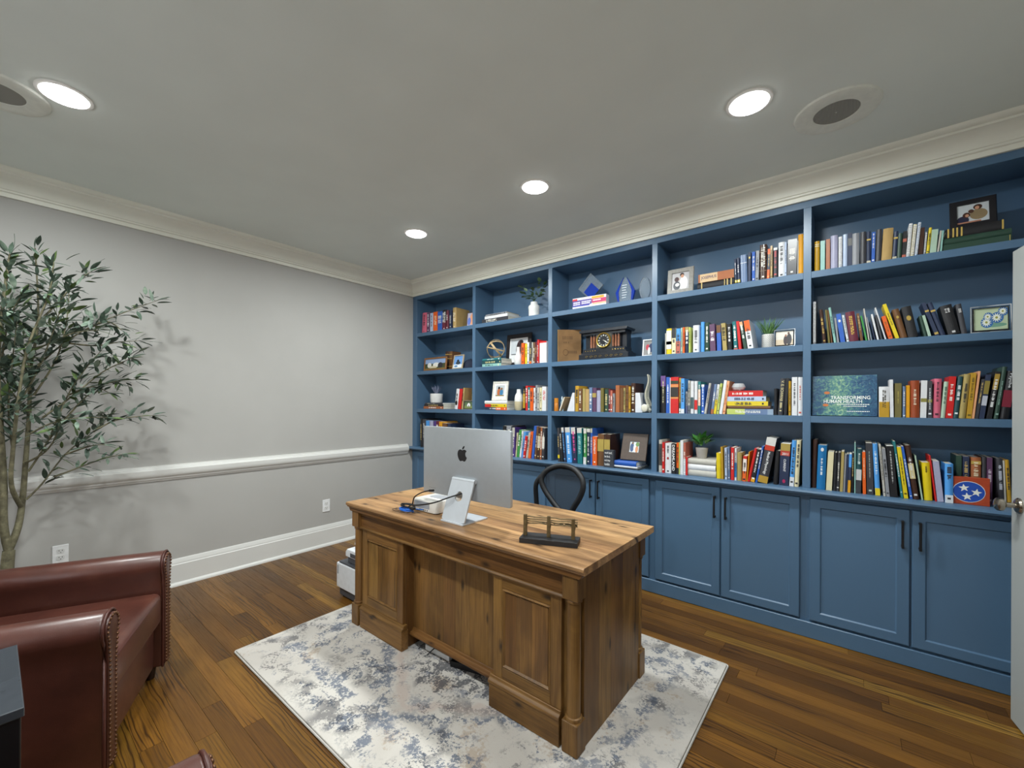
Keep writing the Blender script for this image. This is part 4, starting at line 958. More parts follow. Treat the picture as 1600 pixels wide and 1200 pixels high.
def pen_x(A, B_):
    """how far B_ must move in +x to clear A (both convex), 0 if clear"""
    best = None
    for P, Q in ((A, B_), (B_, A)):
        for i in range(4):
            ex, ez = P[(i + 1) % 4][0] - P[i][0], P[(i + 1) % 4][1] - P[i][1]; nx, nz = ez, -ex; l_ = math.hypot(nx, nz); nx /= l_; nz /= l_
            a = [p[0] * nx + p[1] * nz for p in A]; b = [p[0] * nx + p[1] * nz for p in B_]
            ov = min(max(a), max(b)) - max(min(a), min(b))
            if ov <= 0: return 0.0
            if abs(nx) > 0.3:
                d_ = (max(a) - min(b)) / nx if nx > 0 else (min(a) - max(b)) / nx
                if best is None or d_ < best: best = d_
    return best or 0.0
ALLB = []
def shelf_books(row, bay, crop, items, ys=None, obst=()):
    cx, cy, cs = crop; z = SHELF[row] + 0.0006
    if ys is None: ys = YU + 0.022 if row < 3 else 0.012
    prev = list(obst); xl, xr = BX[bay]
    for it in items:
        xb0, xb1, xt0, yt, col = it[:5]; o = dict(it[5]) if len(it) > 5 else {}
        yy = o.get('ys', ys)
        X0_ = at(cx + xb0 / cs, 600, 1, yy).x; X1_ = at(cx + xb1 / cs, 600, 1, yy).x
        top = at(cx + (xt0 if xt0 is not None else xb0) / cs, cy + yt / cs, 1, yy)
        H = top.z - z; th = math.atan2(top.x - X0_, H) if xt0 is not None else 0.0
        if abs(th) < 0.012: th = 0.0
        h = H / math.cos(th); t = max(0.005, (X1_ - X0_) * math.cos(th)); h = min(h, 0.37)
        x0 = max(X0_, xl + 0.002 + max(0, -math.sin(th) * h))
        for _ in range(4):
            p = max([0.0] + [pen_x(q, quad2(x0, t, h, th, z)) for q in prev[-6:]])
            if p <= 0.0: break
            p += 0.0006
            cut = min(p, max(0, t - max(0.006, t * 0.55))); t -= cut / 1.0; x0 += p
        right = max(a for a, b in quad2(x0, t, h, th, z))
        if right > xr - 0.001: x0 -= right - xr + 0.0015
        prev.append(quad2(x0, t, h, th, z))
        d = o.get('d', max(0.10, min(0.235, h * rb.uniform(0.66, 0.78), YB - yy - 0.01)))
        b = make_book(t, h, d, col, o, (x0, yy + rb.uniform(0, 0.006), z + (t * math.sin(th) if th > 0 else 0)), (0, th, 0))
        nm = o.get('n', (('thin ' if t < 0.015 else 'thick ' if t > 0.042 else '') + col)); kd = 'spiral-bound notebook' if 'spiral' in o else 'book'
        CELLS.setdefault((row, bay), []).append([b, nm, kd, 'leaning' if abs(th) > 0.06 else 'upright', x0, o.get('with')])
    return prev
def stack_books(row, bay, crop, x0, x1, items, ys=None, z=None, rz=0.0):
    """books lying flat, spine to the front; items bottom-up: (colour, thickness, x-inset-right px, opts)"""
    cx, cy, cs = crop; ys = (YU + 0.03 if row < 3 else 0.02) if ys is None else ys; z = (SHELF[row] if z is None else z) + 0.0008
    for it in items:
        col, t, a, b = it[:4]; o = dict(it[4]) if len(it) > 4 else {}
        XA = at(cx + a / cs, 600, 1, ys).x; XB = at(cx + b / cs, 600, 1, ys).x; h = XB - XA
        ob = make_book(t, h, o.get('d', min(0.23, h * 0.72)), col, o, (XB, ys, z), (0, R(-90), rz)); z += t + 0.0004
        CELLS.setdefault((row, bay), []).append([ob, o.get('n', col), 'book', 'flat', XA, o.get('with')])
    return z
def label_books():
    used = set()
    for (row, bay), L_ in CELLS.items():
        place = f'{ROWN[row]}, {BAYN[bay]}'; L_.sort(key=lambda e: (e[4], e[0].location.z)); flats = 0; ups = [e for e in L_ if e[3] != 'flat']; fl = [e for e in L_ if e[3] == 'flat']
        for e in L_:
            ob, look, kd, pose, x, wth = e; same = [f for f in L_ if f[1] == look and f[2] == kd and (f[3] == 'flat') == (pose == 'flat')]
            base = f'{look} {kd}' + (f' with {wth}' if wth else ''); pz = {'leaning': 'leaning on the', 'upright': 'standing on the', 'flat': 'lying flat on the'}[pose]
            if len(same) == 1 or (wth and not [f for f in same if f is not e and f[5] == wth]): lab = f'{base} {pz} {place}'
            else:
                grp = fl if pose == 'flat' else ups; i = grp.index(e)
                if pose == 'flat': lab = f'{look} book, {ORD[sorted(grp, key=lambda q: q[0].location.z).index(e)]} from the bottom of the stack, {place}'
                else: lab = f'{look} {kd}, {ORD[i]} upright one from the left, {place}'
            if lab in used: lab = f'{look} {kd}, {ORD[L_.index(e)]} of all books from the left, {place}'
            used.add(lab); tag(ob, lab, 'book', f'books on the {ROWN[row]} of the {BAYN[bay]}')
    print('books', sum(len(v) for v in CELLS.values()))
Z1 = (640, 440, 7.2727); Z2 = (640, 580, 7.2727); Z5 = (855, 580, 7.497); Z6 = (1020, 360, 6.4); Z7 = (1020, 480, 6.4); E8 = (1020, 580, 12.308); E7 = (1135, 580, 12.308); Z9 = (1020, 660, 6.4)
A1 = (1265, 340, 9.412); ZA = (1260, 290, 4.706); A2 = (1265, 465, 9.412); A3 = (1420, 465, 9.412); A4 = (1365, 565, 7.2727); A5 = (1262, 680, 9.412); A6 = (1420, 690, 9.412)
W = {'with': 'white top'}
# ---- leftmost bay
shelf_books(0, 0, Z1, [(130, 180, 142, 360, 'pink'), (184, 225, None, 355, 'plum', {'tc': '#e8e8f0'}), (228, 258, None, 360, 'pale blue'), (262, 308, None, 348, 'orange', {'tc': '#f4e6c0'}), (312, 360, None, 345, 'blue', {'gw': 0.6}),
    (365, 405, None, 325, 'black', {'tc': '#e6e6e6', 'gw': 0.7, 'b': [(0, 0.45, 'maroon')]}), (407, 432, None, 330, 'maroon', {'tc': '#e8e0e0'}), (446, 472, None, 330, 'navy'), (483, 520, None, 300, 'tan', {'d': 0.2, 'tc': '#efe6cc', 'soft': False})])
shelf_books(1, 0, Z1, [(398, 435, None, 795, 'dark brown', {'ys': 0.15, 'b': [(0.2, 0.24, '#b8974f'), (0.6, 0.64, '#b8974f'), (0.82, 0.86, '#b8974f')], 'g': 0, 'soft': False}), (438, 476, None, 795, 'brown', {'ys': 0.15, 'b': [(0.2, 0.24, '#b8974f'), (0.6, 0.64, '#b8974f'), (0.82, 0.86, '#b8974f')], 'g': 0, 'soft': False})])
ZS30 = stack_books(2, 0, Z2, 160, 385, [('copper', 0.028, 160, 385), ('black', 0.022, 168, 385), ('charcoal', 0.016, 175, 378)])
shelf_books(2, 0, Z2, [(503, 538, 526, 205, 'white', {'with': 'black emblem', 'emb': (0.3, 0.8, '#222222'), 'tc': '#222222'}), (540, 574, 562, 205, 'red', {'g': 0}), (585, 602, 606, 190, 'tan'), (612, 648, 622, 190, 'dark teal', {'ys': 0.15, 'd': 0.12}), (655, 698, None, 185, 'red', {'ys': 0.15, 'd': 0.12, 'g': 0, 'n': 'bright red'})])
shelf_books(3, 0, Z2, [(120, 140, None, 540, 'black'), (143, 184, None, 545, 'charcoal', {'tc': '#e6e6e6'}), (188, 218, None, 560, 'sky blue'), (222, 262, None, 565, 'lavender'), (265, 295, None, 568, 'purple'), (298, 331, None, 568, 'maroon'), (336, 369, None, 572, 'amber'), (373, 420, None, 590, 'brown'), (424, 455, None, 600, 'navy')])
# ---- second bay
stack_books(0, 1, Z1, 0, 0, [('charcoal', 0.040, 818, 1115), ('white', 0.026, 850, 1108, {'g': 0}), ('grey', 0.018, 858, 1100)])
ZS11 = stack_books(1, 1, Z1, 0, 0, [('pale teal', 0.027, 824, 1038, {'b': [(0.12, 0.16, '#d9d3ae')]}), ('dark teal', 0.032, 820, 1042, {'tc': '#cfc489'}), ('teal', 0.020, 824, 1036, {'n': 'worn teal'})])
shelf_books(1, 1, Z1, [(1268, 1298, None, 700, 'orange'), (1306, 1328, None, 705, 'yellow'), (1332, 1351, None, 690, 'white'), (1354, 1378, None, 690, 'charcoal', {'b': [(0, .12, 'orange')]}), (1381, 1395, None, 690, 'stone'), (1397, 1418, None, 690, 'brown'), (1424, 1441, None, 685, 'maroon'), (1446, 1463, None, 660, 'red'),
    (1474, 1552, None, 682, 'white', {'b': [(0.93, 1.0, 'red')], 'with': 'red top band', 'g': 0, 'soft': True})])
ZS21 = stack_books(2, 1, Z2, 0, 0, [('navy', 0.028, 860, 1105, {'b': [(0.0, 0.5, 'orange')]}), ('yellow', 0.028, 857, 1105, {'b': [(0.72, 1, 'red')]}), ('white', 0.032, 852, 1108, {'g': 0})])
shelf_books(2, 1, Z2, [(1286, 1310, None, 172, 'black', {'b': [(0.1, .7, 'mustard')]}), (1313, 1337, None, 165, 'red'), (1340, 1364, None, 182, 'teal'), (1368, 1399, None, 188, 'orange'), (1402, 1423, None, 190, 'white'), (1426, 1449, None, 158, 'grey', {'tc': '#222'.replace('#222', '#222222')}), (1451, 1472, None, 185, 'stone'), (1475, 1499, None, 185, 'cream'), (1504, 1551, None, 175, 'white', {'tc': '#d23b2a', 'with': 'red lettering'})])
shelf_books(3, 1, Z2, [(1062, 1100, None, 620, 'black'), (1104, 1158, None, 618, 'charcoal', {'b': [(0.86, 1, 'grey')]}), (1168, 1196, None, 640, 'purple', {'b': [(0.68, 1, 'stone')]}), (1202, 1212, 1214, 700, 'cream'), (1212, 1241, 1240, 670, 'green'), (1246, 1265, 1270, 682, 'white'), (1268, 1286, 1298, 692, 'sky blue'), (1288, 1312, 1312, 738, 'red'),
    (1316, 1341, 1345, 700, 'stone'), (1344, 1373, 1372, 690, 'orange'), (1381, 1409, 1408, 625, 'blue', {'g': 0}), (1416, 1436, 1440, 630, 'brown'), (1440, 1474, 1455, 635, 'dark brown', {'b': [(0.35, 0.72, '#d4d0c8')]}), (1479, 1498, 1488, 640, 'copper'), (1502, 1530, 1508, 645, 'charcoal', {'b': [(0.35, 0.72, '#d4d0c8')], 'n': 'dark grey'})])
# ---- middle bay
shelf_books(2, 2, Z5, [(322, 364, None, 172, 'mustard', {'rough': 0.7}), (366, 404, None, 205, 'brown', {'rough': 0.7}), (406, 440, None, 205, 'khaki', {'g': 0, 'rough': 0.8}), (442, 489, None, 210, 'tan', {'g': 0, 'rough': 0.8}), (491, 525, None, 190, 'grey-blue', {'rough': 0.8}), (528, 572, None, 195, 'plum', {'b': [(0.6, 0.78, '#a8924f')], 'g': 0}),
    (576, 621, None, 225, 'lavender', {'g': 0, 'rough': 0.8}), (626, 662, None, 198, 'olive', {'g': 0}), (668, 712, None, 212, 'dark green', {'tc': '#c9b983'}), (716, 735, None, 210, 'maroon'), (738, 761, None, 225, 'salmon'), (765, 790, None, 260, 'grey'), (795, 841, None, 165, 'copper', {'rough': 0.7, 'g': 0}), (845, 888, None, 195, 'brown', {'n': 'worn brown', 'g': 0}),
    (891, 912, None, 195, 'khaki', {'n': 'thin khaki'}), (914, 950, None, 165, 'brown', {'n': 'ribbed brown', 'b': [(0.2, 0.23, '#4a2c18'), (0.45, 0.48, '#4a2c18'), (0.7, 0.73, '#4a2c18')], 'g': 0}), (953, 973, None, 180, 'mustard', {'n': 'thin mustard'}), (978, 1025, None, 140, 'dark brown', {'b': [(0.3, 0.33, '#8a6a3a'), (0.6, 0.63, '#8a6a3a')]})])
TOPW = lambda c: {'b': [(0.86, 1.0, '#c9c6c0')], 'tc': c}
shelf_books(3, 2, Z5, [(128, 150, 112, 665, 'charcoal', {'b': [(0.1, 0.2, 'yellow')]}), (155, 182, 134, 668, 'black'), (187, 224, 152, 660, 'navy', TOPW('#5fa8e8')), (236, 292, 206, 660, 'sky blue', TOPW('#f0f4f8')), (302, 352, 272, 660, 'navy', {'b': [(0.82, 1.0, '#c9c6c0')], 'tc': '#e2559a', 'n': 'deep blue'}), (358, 413, 346, 665, 'teal', {'b': [(0.86, 1.0, '#c9c6c0')], 'tc': '#bfe6e2'}),
    (425, 458, 420, 670, 'green', {'b': [(0.86, 1.0, '#c9c6c0'), (0, 0.2, '#dadada')]}), (465, 503, 462, 672, 'navy', {'b': [(0.9, 1.0, '#c9c6c0')], 'n': 'grey-topped navy'}), (506, 527, None, 670, 'blue', {'b': [(0.88, 1.0, '#b9b39a')]}), (530, 582, None, 765, 'orange', {'tc': '#f5f5f5', 'g': 1, 'gw': 0.3}), (590, 662, None, 735, 'brown', {'b': [(0.46, 0.84, '#b09a50')], 'g': 0, 'with': 'gilt label'}), (668, 736, None, 738, 'dark brown', {'b': [(0.46, 0.84, '#b09a50')], 'g': 0, 'with': 'gilt label'})])
ZS32 = stack_books(3, 2, Z5, 0, 0, [('black', 0.009, 770, 1080, {'g': 0, 'd': 0.2, 'n': 'thin black'}), ('white', 0.012, 785, 1060, {'g': 0, 'd': 0.2}), ('blue', 0.036, 790, 1045, {'g': 0, 'd': 0.2, 'b': []})], ys=0.0)
# ---- fourth bay
stack_books(0, 3, Z6, 0, 0, [('black', 0.048, 440, 808, {'b': [(0.06, 0.09, '#c9b070'), (0.16, 0.19, '#c9b070'), (0.24, 0.26, '#c9b070'), (0.86, 0.89, '#c9b070')], 'g': 0}), ('copper', 0.056, 450, 806, {'b': [(0.45, 0.95, '#d2b48c')], 'T': [('JOSEPHUS', 0.70, 0.44, 0.45, 'v')], 'g': 0, 'tc': '#3a2a5a', 'with': 'JOSEPHUS on its spine'})])
shelf_books(0, 3, Z6, [(818, 836, 812, 285, 'navy', {'b': [(0.06, 0.16, 'yellow')], 'tc': '#f2f2f2'}), (840, 868, 834, 275, 'navy', {'b': [(0.06, 0.16, 'yellow')], 'tc': '#f2f2f2', 'n': 'deep navy'}), (873, 938, 870, 248, 'grey-blue', {'b': [(0.70, 0.72, '#d8dbe4')], 'g': 0}), (946, 973, 952, 220, 'navy', {'emb': (0.82, 0.7, '#cbb36a'), 'g': 0, 'n': 'gilt navy'}), (985, 1015, 992, 215, 'blue', {'tc': '#c9cbd4'}),
    (1019, 1052, 1032, 205, 'grey'), (1062, 1130, 1072, 145, 'dark brown', {'b': [(0.25, .27, '#6a5138'), (0.55, .57, '#6a5138'), (0.78, .8, '#6a5138')]}), (1133, 1160, 1148, 185, 'navy', {'b': [(0, 0.32, 'orange'), (0.82, 1, 'orange')], 'n': 'navy and orange'}), (1166, 1190, 1176, 155, 'tan'), (1200, 1239, 1210, 175, 'charcoal', {'b': [(0.92, 1, '#d8d8d8')], 'tc': '#c04b50'}), (1248, 1311, 1256, 120, 'white', {'tc': '#222222'}), (1313, 1332, 1320, 115, 'pale blue'),
    (1335, 1430, 1350, 95, 'charcoal', {'tc': '#e8e6df', 'gw': 0.6, 'n': 'thick charcoal'}), (1433, 1449, 1440, 100, 'stone'), (1452, 1506, 1458, 40, 'amber', {'g': 0})])
shelf_books(1, 3, Z7, [(117, 128, None, 260, 'stone'), (131, 181, None, 215, 'yellow', {'b': [(0.2, 0.92, '#d9d9d0'), (0.38, .5, '#444444')], 'g': 0}), (186, 225, None, 210, 'cream', {'b': [(0.62, 1.0, '#2b2b2e')]}), (229, 271, None, 215, 'sky blue', {'b': [(0, 0.5, 'salmon')]}), (274, 291, None, 205, 'pale green'), (295, 313, None, 200, 'orange'), (319, 353, None, 198, 'navy', {'b': [(0.8, 1, 'khaki')], 'tc': '#e9e9ec', 'gw': 0.6}), (357, 373, None, 200, 'lime'),
    (396, 456, None, 182, 'white', {'tc': '#4c4c50'}), (460, 471, None, 190, 'grey-blue'), (475, 509, None, 148, 'sky blue', {'n': 'bright sky blue', 'g': 0}), (515, 560, None, 155, 'dark green'), (572, 626, 563, 172, 'plum', {'tc': '#f2eaf2', 'gw': 0.6}), (641, 683, 635, 182, 'blue', {'b': [(0.7, 1, 'brown')], 'g': 0}), (696, 738, 680, 162, 'khaki', {'tc': '#2b2516', 'gw': 0.7}), (746, 790, 738, 168, 'black', {'tc': '#ececec'}),
    (806, 845, 792, 145, 'teal', {'b': [(0, .06, 'salmon')]}), (850, 884, 826, 142, 'red', {'g': 0}), (898, 940, 852, 150, 'dark green', {'n': 'leaning dark green', 'b': [(0.85, 1, 'peach')], 'tc': '#f0f0ea', 'gw': .6}), (948, 1005, 906, 138, 'white', {'b': [(0.62, 1.0, 'orange')], 'with': 'orange top', 'd': 0.19})])
shelf_books(2, 3, E8, [(148, 240, None, 90, 'black', {'b': [(0.72, 1.0, '#6a4a86')], 'tc': '#d9cfa6', 'gw': 0.25}), (258, 322, None, 115, 'blue', {'tc': '#e8ecf4'}), (325, 338, None, 125, 'white'), (341, 490, None, 115, 'red', {'b': [(0.45, 0.72, '#2f2c28'), (0.40, 0.46, '#d3894e'), (0.72, 0.80, '#d3894e'), (0.81, 0.90, '#2e3d2c')], 'tc': '#e9d79e', 'g': 0}), (505, 535, None, 130, 'mustard', {'b': [(0, .14, '#e4e4e4'), (.14, .3, '#2d4b45')]}),
    (541, 606, None, 140, 'sky blue', {'b': [(0, 0.13, '#d8dade')]}), (630, 666, None, 390, 'grey', {'b': [(0, .35, '#4a5277')]}), (676, 716, None, 180, 'stone', {'b': [(0, .25, '#5b6475')]}), (722, 781, None, 190, 'white', {'b': [(0.15, 0.5, '#3e5558')], 'g': 0, 'with': 'slate band'}), (800, 856, None, 190, 'white', {'b': [(0.12, 0.42, 'red')], 'g': 0, 'with': 'red band'}), (870, 916, None, 200, 'teal', {'b': [(0.25, 0.76, '#e3b8a2')]}),
    (930, 986, 936, 255, 'blue', {'b': [(0.92, 1, '#e8e8e8')], 'n': 'bright blue', 'tc': '#dfeaf6'}), (986, 1030, 1078, 232, 'stone', {'n': 'leaning stone-grey'}), (1046, 1100, 1128, 242, 'navy', {'g': 0}), (1112, 1160, 1182, 250, 'grey-blue', {'b': [(0, .16, 'copper')]}), (1166, 1214, 1236, 255, 'white', {'b': [(0, 0.48, 'yellow')], 'with': 'yellow lower half'}), (1226, 1262, 1296, 235, 'lime'), (1276, 1330, 1370, 175, 'white', {'g': 0, 'n': 'tall plain white'}), (1336, 1388, 1422, 190, 'peach', {'tc': '#b5532a'})])
ZS23 = stack_books(2, 3, E7, 0, 0, [('grey-blue', 0.036, 12, 905, {'b': [(0.6, 1.0, 'lime'), (0, 0.12, '#8fa3b8')], 'd': 0.16, 'n': 'blue and lime'}), ('brown', 0.019, 22, 845, {'g': 0, 'd': 0.16}), ('yellow', 0.029, 14, 802, {'d': 0.16, 'gw': .6}), ('pale blue', 0.031, 16, 762, {'d': 0.16, 'tc': '#33415c'}), ('red', 0.037, 40, 702, {'d': 0.16, 'tc': '#f6ece6'})])
shelf_books(2, 3, E7, [(918, 976, None, 335, 'black', {'g': 0}), (985, 1082, 1040, 140, 'charcoal', {'tc': '#d8cb9a', 'T': [('V. E. SCHWAB', 0.66, 0.56, 0.55, 'v')], 'gz': (0.08, 0.34)}), (1090, 1160, 1128, 135, 'black', {'n': 'tall plain black', 'g': 0}), (1176, 1241, None, 190, 'mustard'), (1258, 1363, None, 115, 'white', {'tc': '#2c3340', 'with': 'dark lettering', 'gw': 0.3}), (1372, 1464, None, 115, 'white', {'tc': '#c75a4c', 'with': 'pale red lettering', 'gw': 0.3})])
shelf_books(3, 3, Z9, [(60, 92, None, 175, 'stone', {'b': [(0.22, 0.88, '#4a4542')]}), (96, 118, None, 200, 'red'), (123, 183, None, 208, 'white', {'emb': (0.5, 0.35, '#b3262a'), 'gz': (0.62, 0.92), 'gw': .25}), (187, 232, None, 212, 'black', {'T': [('DREAMLAND', 0.53, 0.86, 0.55, 'v')], 'tc': '#f0f0f0', 'g': 0, 'with': 'DREAMLAND on the spine'}), (236, 262, None, 205, 'orange', {'b': [(0, .2, 'black')]}), (264, 274, None, 200, 'lime'), (277, 306, None, 180, 'white', {'g': 0, 'n': 'tall slim white'}), (309, 331, None, 205, 'salmon', {'b': [(0, .5, '#c5cbd2')]}), (333, 350, None, 345, 'red', {'n': 'short red', 'g': 0})])
ZS33 = stack_books(3, 3, Z9, 0, 0, [('stone', 0.040, 354, 636, {'g': 0, 'd': 0.2, 'n': 'thick off-white', 'soft': False}), ('white', 0.038, 350, 631, {'g': 0, 'd': 0.2, 'n': 'thick white', 'soft': False}), ('stone', 0.038, 353, 635, {'g': 0, 'd': 0.2, 'n': 'topmost off-white', 'soft': False})])
shelf_books(3, 3, Z9, [(641, 684, 633, 305, 'yellow', {'g': 0}), (690, 711, 677, 245, 'mustard', {'g': 0}), (725, 748, 716, 255, 'pale blue'), (755, 774, 746, 245, 'grey-blue'), (784, 815, 780, 250, 'red'), (820, 841, None, 258, 'white', {'b': [(0.1, 0.55, 'cobalt')]}), (846, 890, None, 300, 'khaki', {'g': 0}), (898, 934, 905, 335, 'orange', {'b': [(0.4, .88, '#efe2da'), (.9, 1, 'red')]}), (938, 948, 958, 295, 'amber'), (950, 976, 1018, 262, 'red', {'n': 'leaning red', 'g': 0}), (980, 1020, 1044, 272, 'black', {'b': [(0, .13, 'amber')], 'tc': '#f0f0f0'}),
    (1026, 1049, 1088, 240, 'blue'), (1052, 1150, 1142, 160, 'charcoal', {'b': [(0, 0.15, '#b08a2c'), (0.72, 0.83, '#c0361f'), (0.83, 1.0, '#d3d1cd')], 'T': [('Medical Physiology', 0.44, 0.5, 0.34, 'v')], 'g': 0, 'tc': '#f2f2f2', 'd': 0.2}), (1205, 1252, 1228, 285, 'black', {'n': 'plain black', 'g': 0}), (1262, 1360, 1278, 212, 'navy', {'b': [(0.83, 1.0, '#a8924a'), (0.71, 0.83, '#b33a2c')], 'T': [('2011', 0.755, 0.06, 0.62, 'h'), ('CURRENT', 0.48, 0.30, 0.24, 'v')], 'emb': (0.10, 0.36, '#c8386a'), 'g': 0, 'tc': '#f0f0f0', 'with': 'CURRENT on the spine'}), (1368, 1413, 1392, 180, 'sky blue', {'b': [(0, .2, '#d6d8dc')]}), (1418, 1460, 1440, 180, 'cream')])
# ---- rightmost bay
GILT = '#c2a554'
P04 = shelf_books(0, 4, A1, [(65, 136, None, 355, 'mustard', {'b': [(0.82, 0.84, '#e0d7b0'), (0.88, 0.9, '#e0d7b0')], 'g': 0}), (149, 216, None, 345, 'pale teal', {'g': 0}), (231, 290, None, 320, 'copper', {'g': 0}), (299, 402, None, 268, 'lavender', {'g': 0, 'soft': False, 'n': 'thick silvery'}), (416, 470, None, 285, 'white', {'spiral': 1}), (479, 546, None, 250, 'pale blue', {'g': 0}), (553, 614, None, 230, 'navy', {'b': [(0.62, 0.84, '#6a6a68')], 'tc': GILT, 'g': 0}), (617, 722, None, 240, 'grey', {'g': 0, 'soft': False}),
    (736, 824, None, 215, 'charcoal', {'g': 0, 'soft': False}), (829, 890, 842, 205, 'navy', {'b': [(0.72, 0.77, GILT), (0.02, 0.09, '#c9c0a8')], 'g': 0, 'n': 'gilt-banded navy'}), (899, 950, 918, 215, 'blue', {'tc': '#e8e8ee', 'gz': (0.45, 0.95)}), (960, 1040, 988, 175, 'charcoal', {'g': 0, 'n': 'tall charcoal', 'soft': False}), (1046, 1196, 1086, 170, 'tan', {'g': 0, 'soft': False, 'rough': 0.8}), (1206, 1270, 1244, 205, 'navy', {'b': [(0.73, 0.79, GILT), (0.02, .1, '#b9b29c')], 'g': 0, 'n': 'plain navy'}), (1276, 1338, 1308, 235, 'dark green', {'g': 0}),
    (1346, 1404, 1380, 205, 'black', {'b': [(0.03, .12, 'salmon'), (0.6, .72, 'salmon')], 'g': 0}), (1408, 1462, 1466, 90, 'white', {'spiral': 1, 'n': 'tall white'}), (1470, 1524, 1530, 100, 'cream', {'spiral': 1})])
shelf_books(0, 4, ZA, [(790, 812, 824, 270, 'pale blue', {'spiral': 1}), (815, 850, 838, 310, 'dark brown', {'g': 0}), (856, 872, 876, 340, 'grey', {'spiral': 1}), (876, 897, 904, 310, 'yellow'), (902, 950, 924, 325, 'pale green', {'g': 0}), (956, 970, 984, 330, 'stone'), (975, 992, 996, 330, 'pale teal', {'n': 'thin pale teal'})], obst=P04)
ZS04 = stack_books(0, 4, ZA, 0, 0, [('dark green', 0.034, 1002, 1505, {'b': [(0.02, 0.03, GILT)], 'g': 0, 'd': 0.22, 'n': 'lower green'}), ('dark green', 0.032, 1006, 1505, {'g': 0, 'd': 0.22, 'n': 'upper green'}), ('black', 0.046, 1020, 1446, {'b': [(0.0, 0.03, GILT), (0.7, 0.73, GILT), (0.78, 0.81, GILT), (0.85, 0.88, GILT), (0.94, .97, GILT)], 'g': 0, 'd': 0.2})])
P14 = shelf_books(1, 4, A2, [(46, 90, None, 60, 'grey', {'spiral': 1}), (196, 242, 140, 180, 'dark brown', {'tc': GILT, 'gw': .6}), (270, 302, 226, 180, 'olive', {'g': 0}), (306, 336, 250, 190, 'brown', {'g': 0, 'n': 'slim brown'}), (350, 392, 270, 150, 'pale teal', {'tc': '#4c6a66'}), (402, 430, 362, 300, 'grey', {'n': 'thin grey'}), (452, 522, 388, 245, 'blue', {'emb': (0.75, .6, '#d8d8d0'), 'g': 0}), (546, 580, 476, 260, 'white', {'tc': '#49634f'}), (584, 722, 522, 220, 'maroon', {'tc': '#dcb651', 'gw': 0.3, 'gz': (0.2, 0.85), 'n': 'thick crimson'}),
    (745, 786, 688, 235, 'brown', {'tc': '#c9b27a'}), (822, 850, 745, 270, 'green'), (862, 882, 790, 160, 'stone', {'n': 'tall thin stone-grey'}), (895, 912, 830, 290, 'grey', {'n': 'slim grey'}), (950, 972, 880, 350, 'navy'), (992, 1022, 902, 245, 'white', {'g': 0, 'n': 'plain slim white'}), (1040, 1070, 960, 260, 'charcoal'), (1088, 1116, 938, 150, 'white', {'g': 0, 'n': 'tall plain white'}), (1162, 1226, 1056, 280, 'orange', {'tc': '#9a5a16'}), (1262, 1320, 1072, 105, 'yellow', {'tc': '#7d6a10'}), (1336, 1442, 1210, 180, 'brown', {'emb': (0.72, .45, GILT), 'g': 0, 'n': 'thick brown'}), (1452, 1600, 1348, 145, 'black', {'emb': (0.62, .55, GILT), 'g': 0, 'n': 'thick black', 'soft': False})])
shelf_books(1, 4, A3, [(228, 272, 150, 270, 'dark green', {'g': 0}), (276, 330, 186, 265, 'pale green', {'g': 0}), (388, 452, 186, 85, 'navy', {'b': [(0.72, .77, GILT), (.04, .1, GILT)], 'g': 0, 'n': 'gilt navy'}), (468, 546, 270, 85, 'navy', {'b': [(0.72, .77, GILT)], 'g': 0, 'n': 'tall navy'}), (582, 766, 456, 130, 'black', {'tc': '#cfcfcf', 'gz': (0.72, 0.88), 'n': 'broad black', 'soft': False}), (778, 862, 690, 100, 'charcoal', {'tc': '#b9b9b9', 'gz': (.66, .84), 'n': 'leaning charcoal'})],
    obst=P14)
shelf_books(2, 4, A4, [(63, 180, None, 285, 'white', {'b': [(0.0, 0.5, 'mustard')], 'with': 'mustard lower half', 'tc': '#3a3526', 'gw': .3}), (186, 231, 176, 205, 'white', {'g': 0, 'n': 'tall slim white'}), (242, 320, None, 245, 'olive', {'tc': '#b9ac54', 'gw': .15}), (333, 366, None, 280, 'grey-blue'), (373, 413, None, 270, 'amber', {'g': 0}), (421, 522, None, 215, 'rust', {'tc': '#e8d9c0', 'gw': .3}), (531, 601, 543, 215, 'white', {'b': [(0.42, 0.52, '#8a8442')], 'g': 0, 'with': 'olive cross band'}), (606, 668, 612, 220, 'charcoal', {'b': [(0.42, 0.5, '#8a8442')], 'tc': '#dfe4ea', 'gw': .25}),
    (676, 762, 694, 195, 'pink', {'tc': '#4a2430', 'gw': .3}), (766, 816, 806, 228, 'pale green', {'tc': '#4e6d5c'}), (822, 902, 862, 170, 'red', {'tc': '#f5e2dc', 'gw': .4}), (906, 962, 962, 170, 'dark teal', {'tc': '#e6ecee', 'gw': .55}), (970, 1046, 1032, 145, 'khaki'), (1050, 1116, 1106, 130, 'mustard', {'tc': '#6b5a1c'}), (1120, 1146, 1192, 110, 'peach'), (1152, 1192, 1230, 200, 'charcoal', {'n': 'slim charcoal'}), (1197, 1262, 1276, 150, 'navy', {'b': [(0.56, .86, '#8a7a3a'), (.3, .52, '#b9bcc8')], 'g': 0}), (1286, 1346, 1388, 115, 'black', {'tc': '#e8e8e8', 'b': [(0.62, .95, '#a8893a')]}), (1370, 1422, 1470, 60, 'dark green', {'tc': '#8fb0a6', 'gw': .25}), (1436, 1545, 1520, 110, 'black', {'T': [('Psyche', 0.8, 0.30, 0.42, 'v')], 'b': [(0.25, .6, '#7a2436')], 'tc': '#d6dadd', 'g': 0, 'n': 'broad black'})])
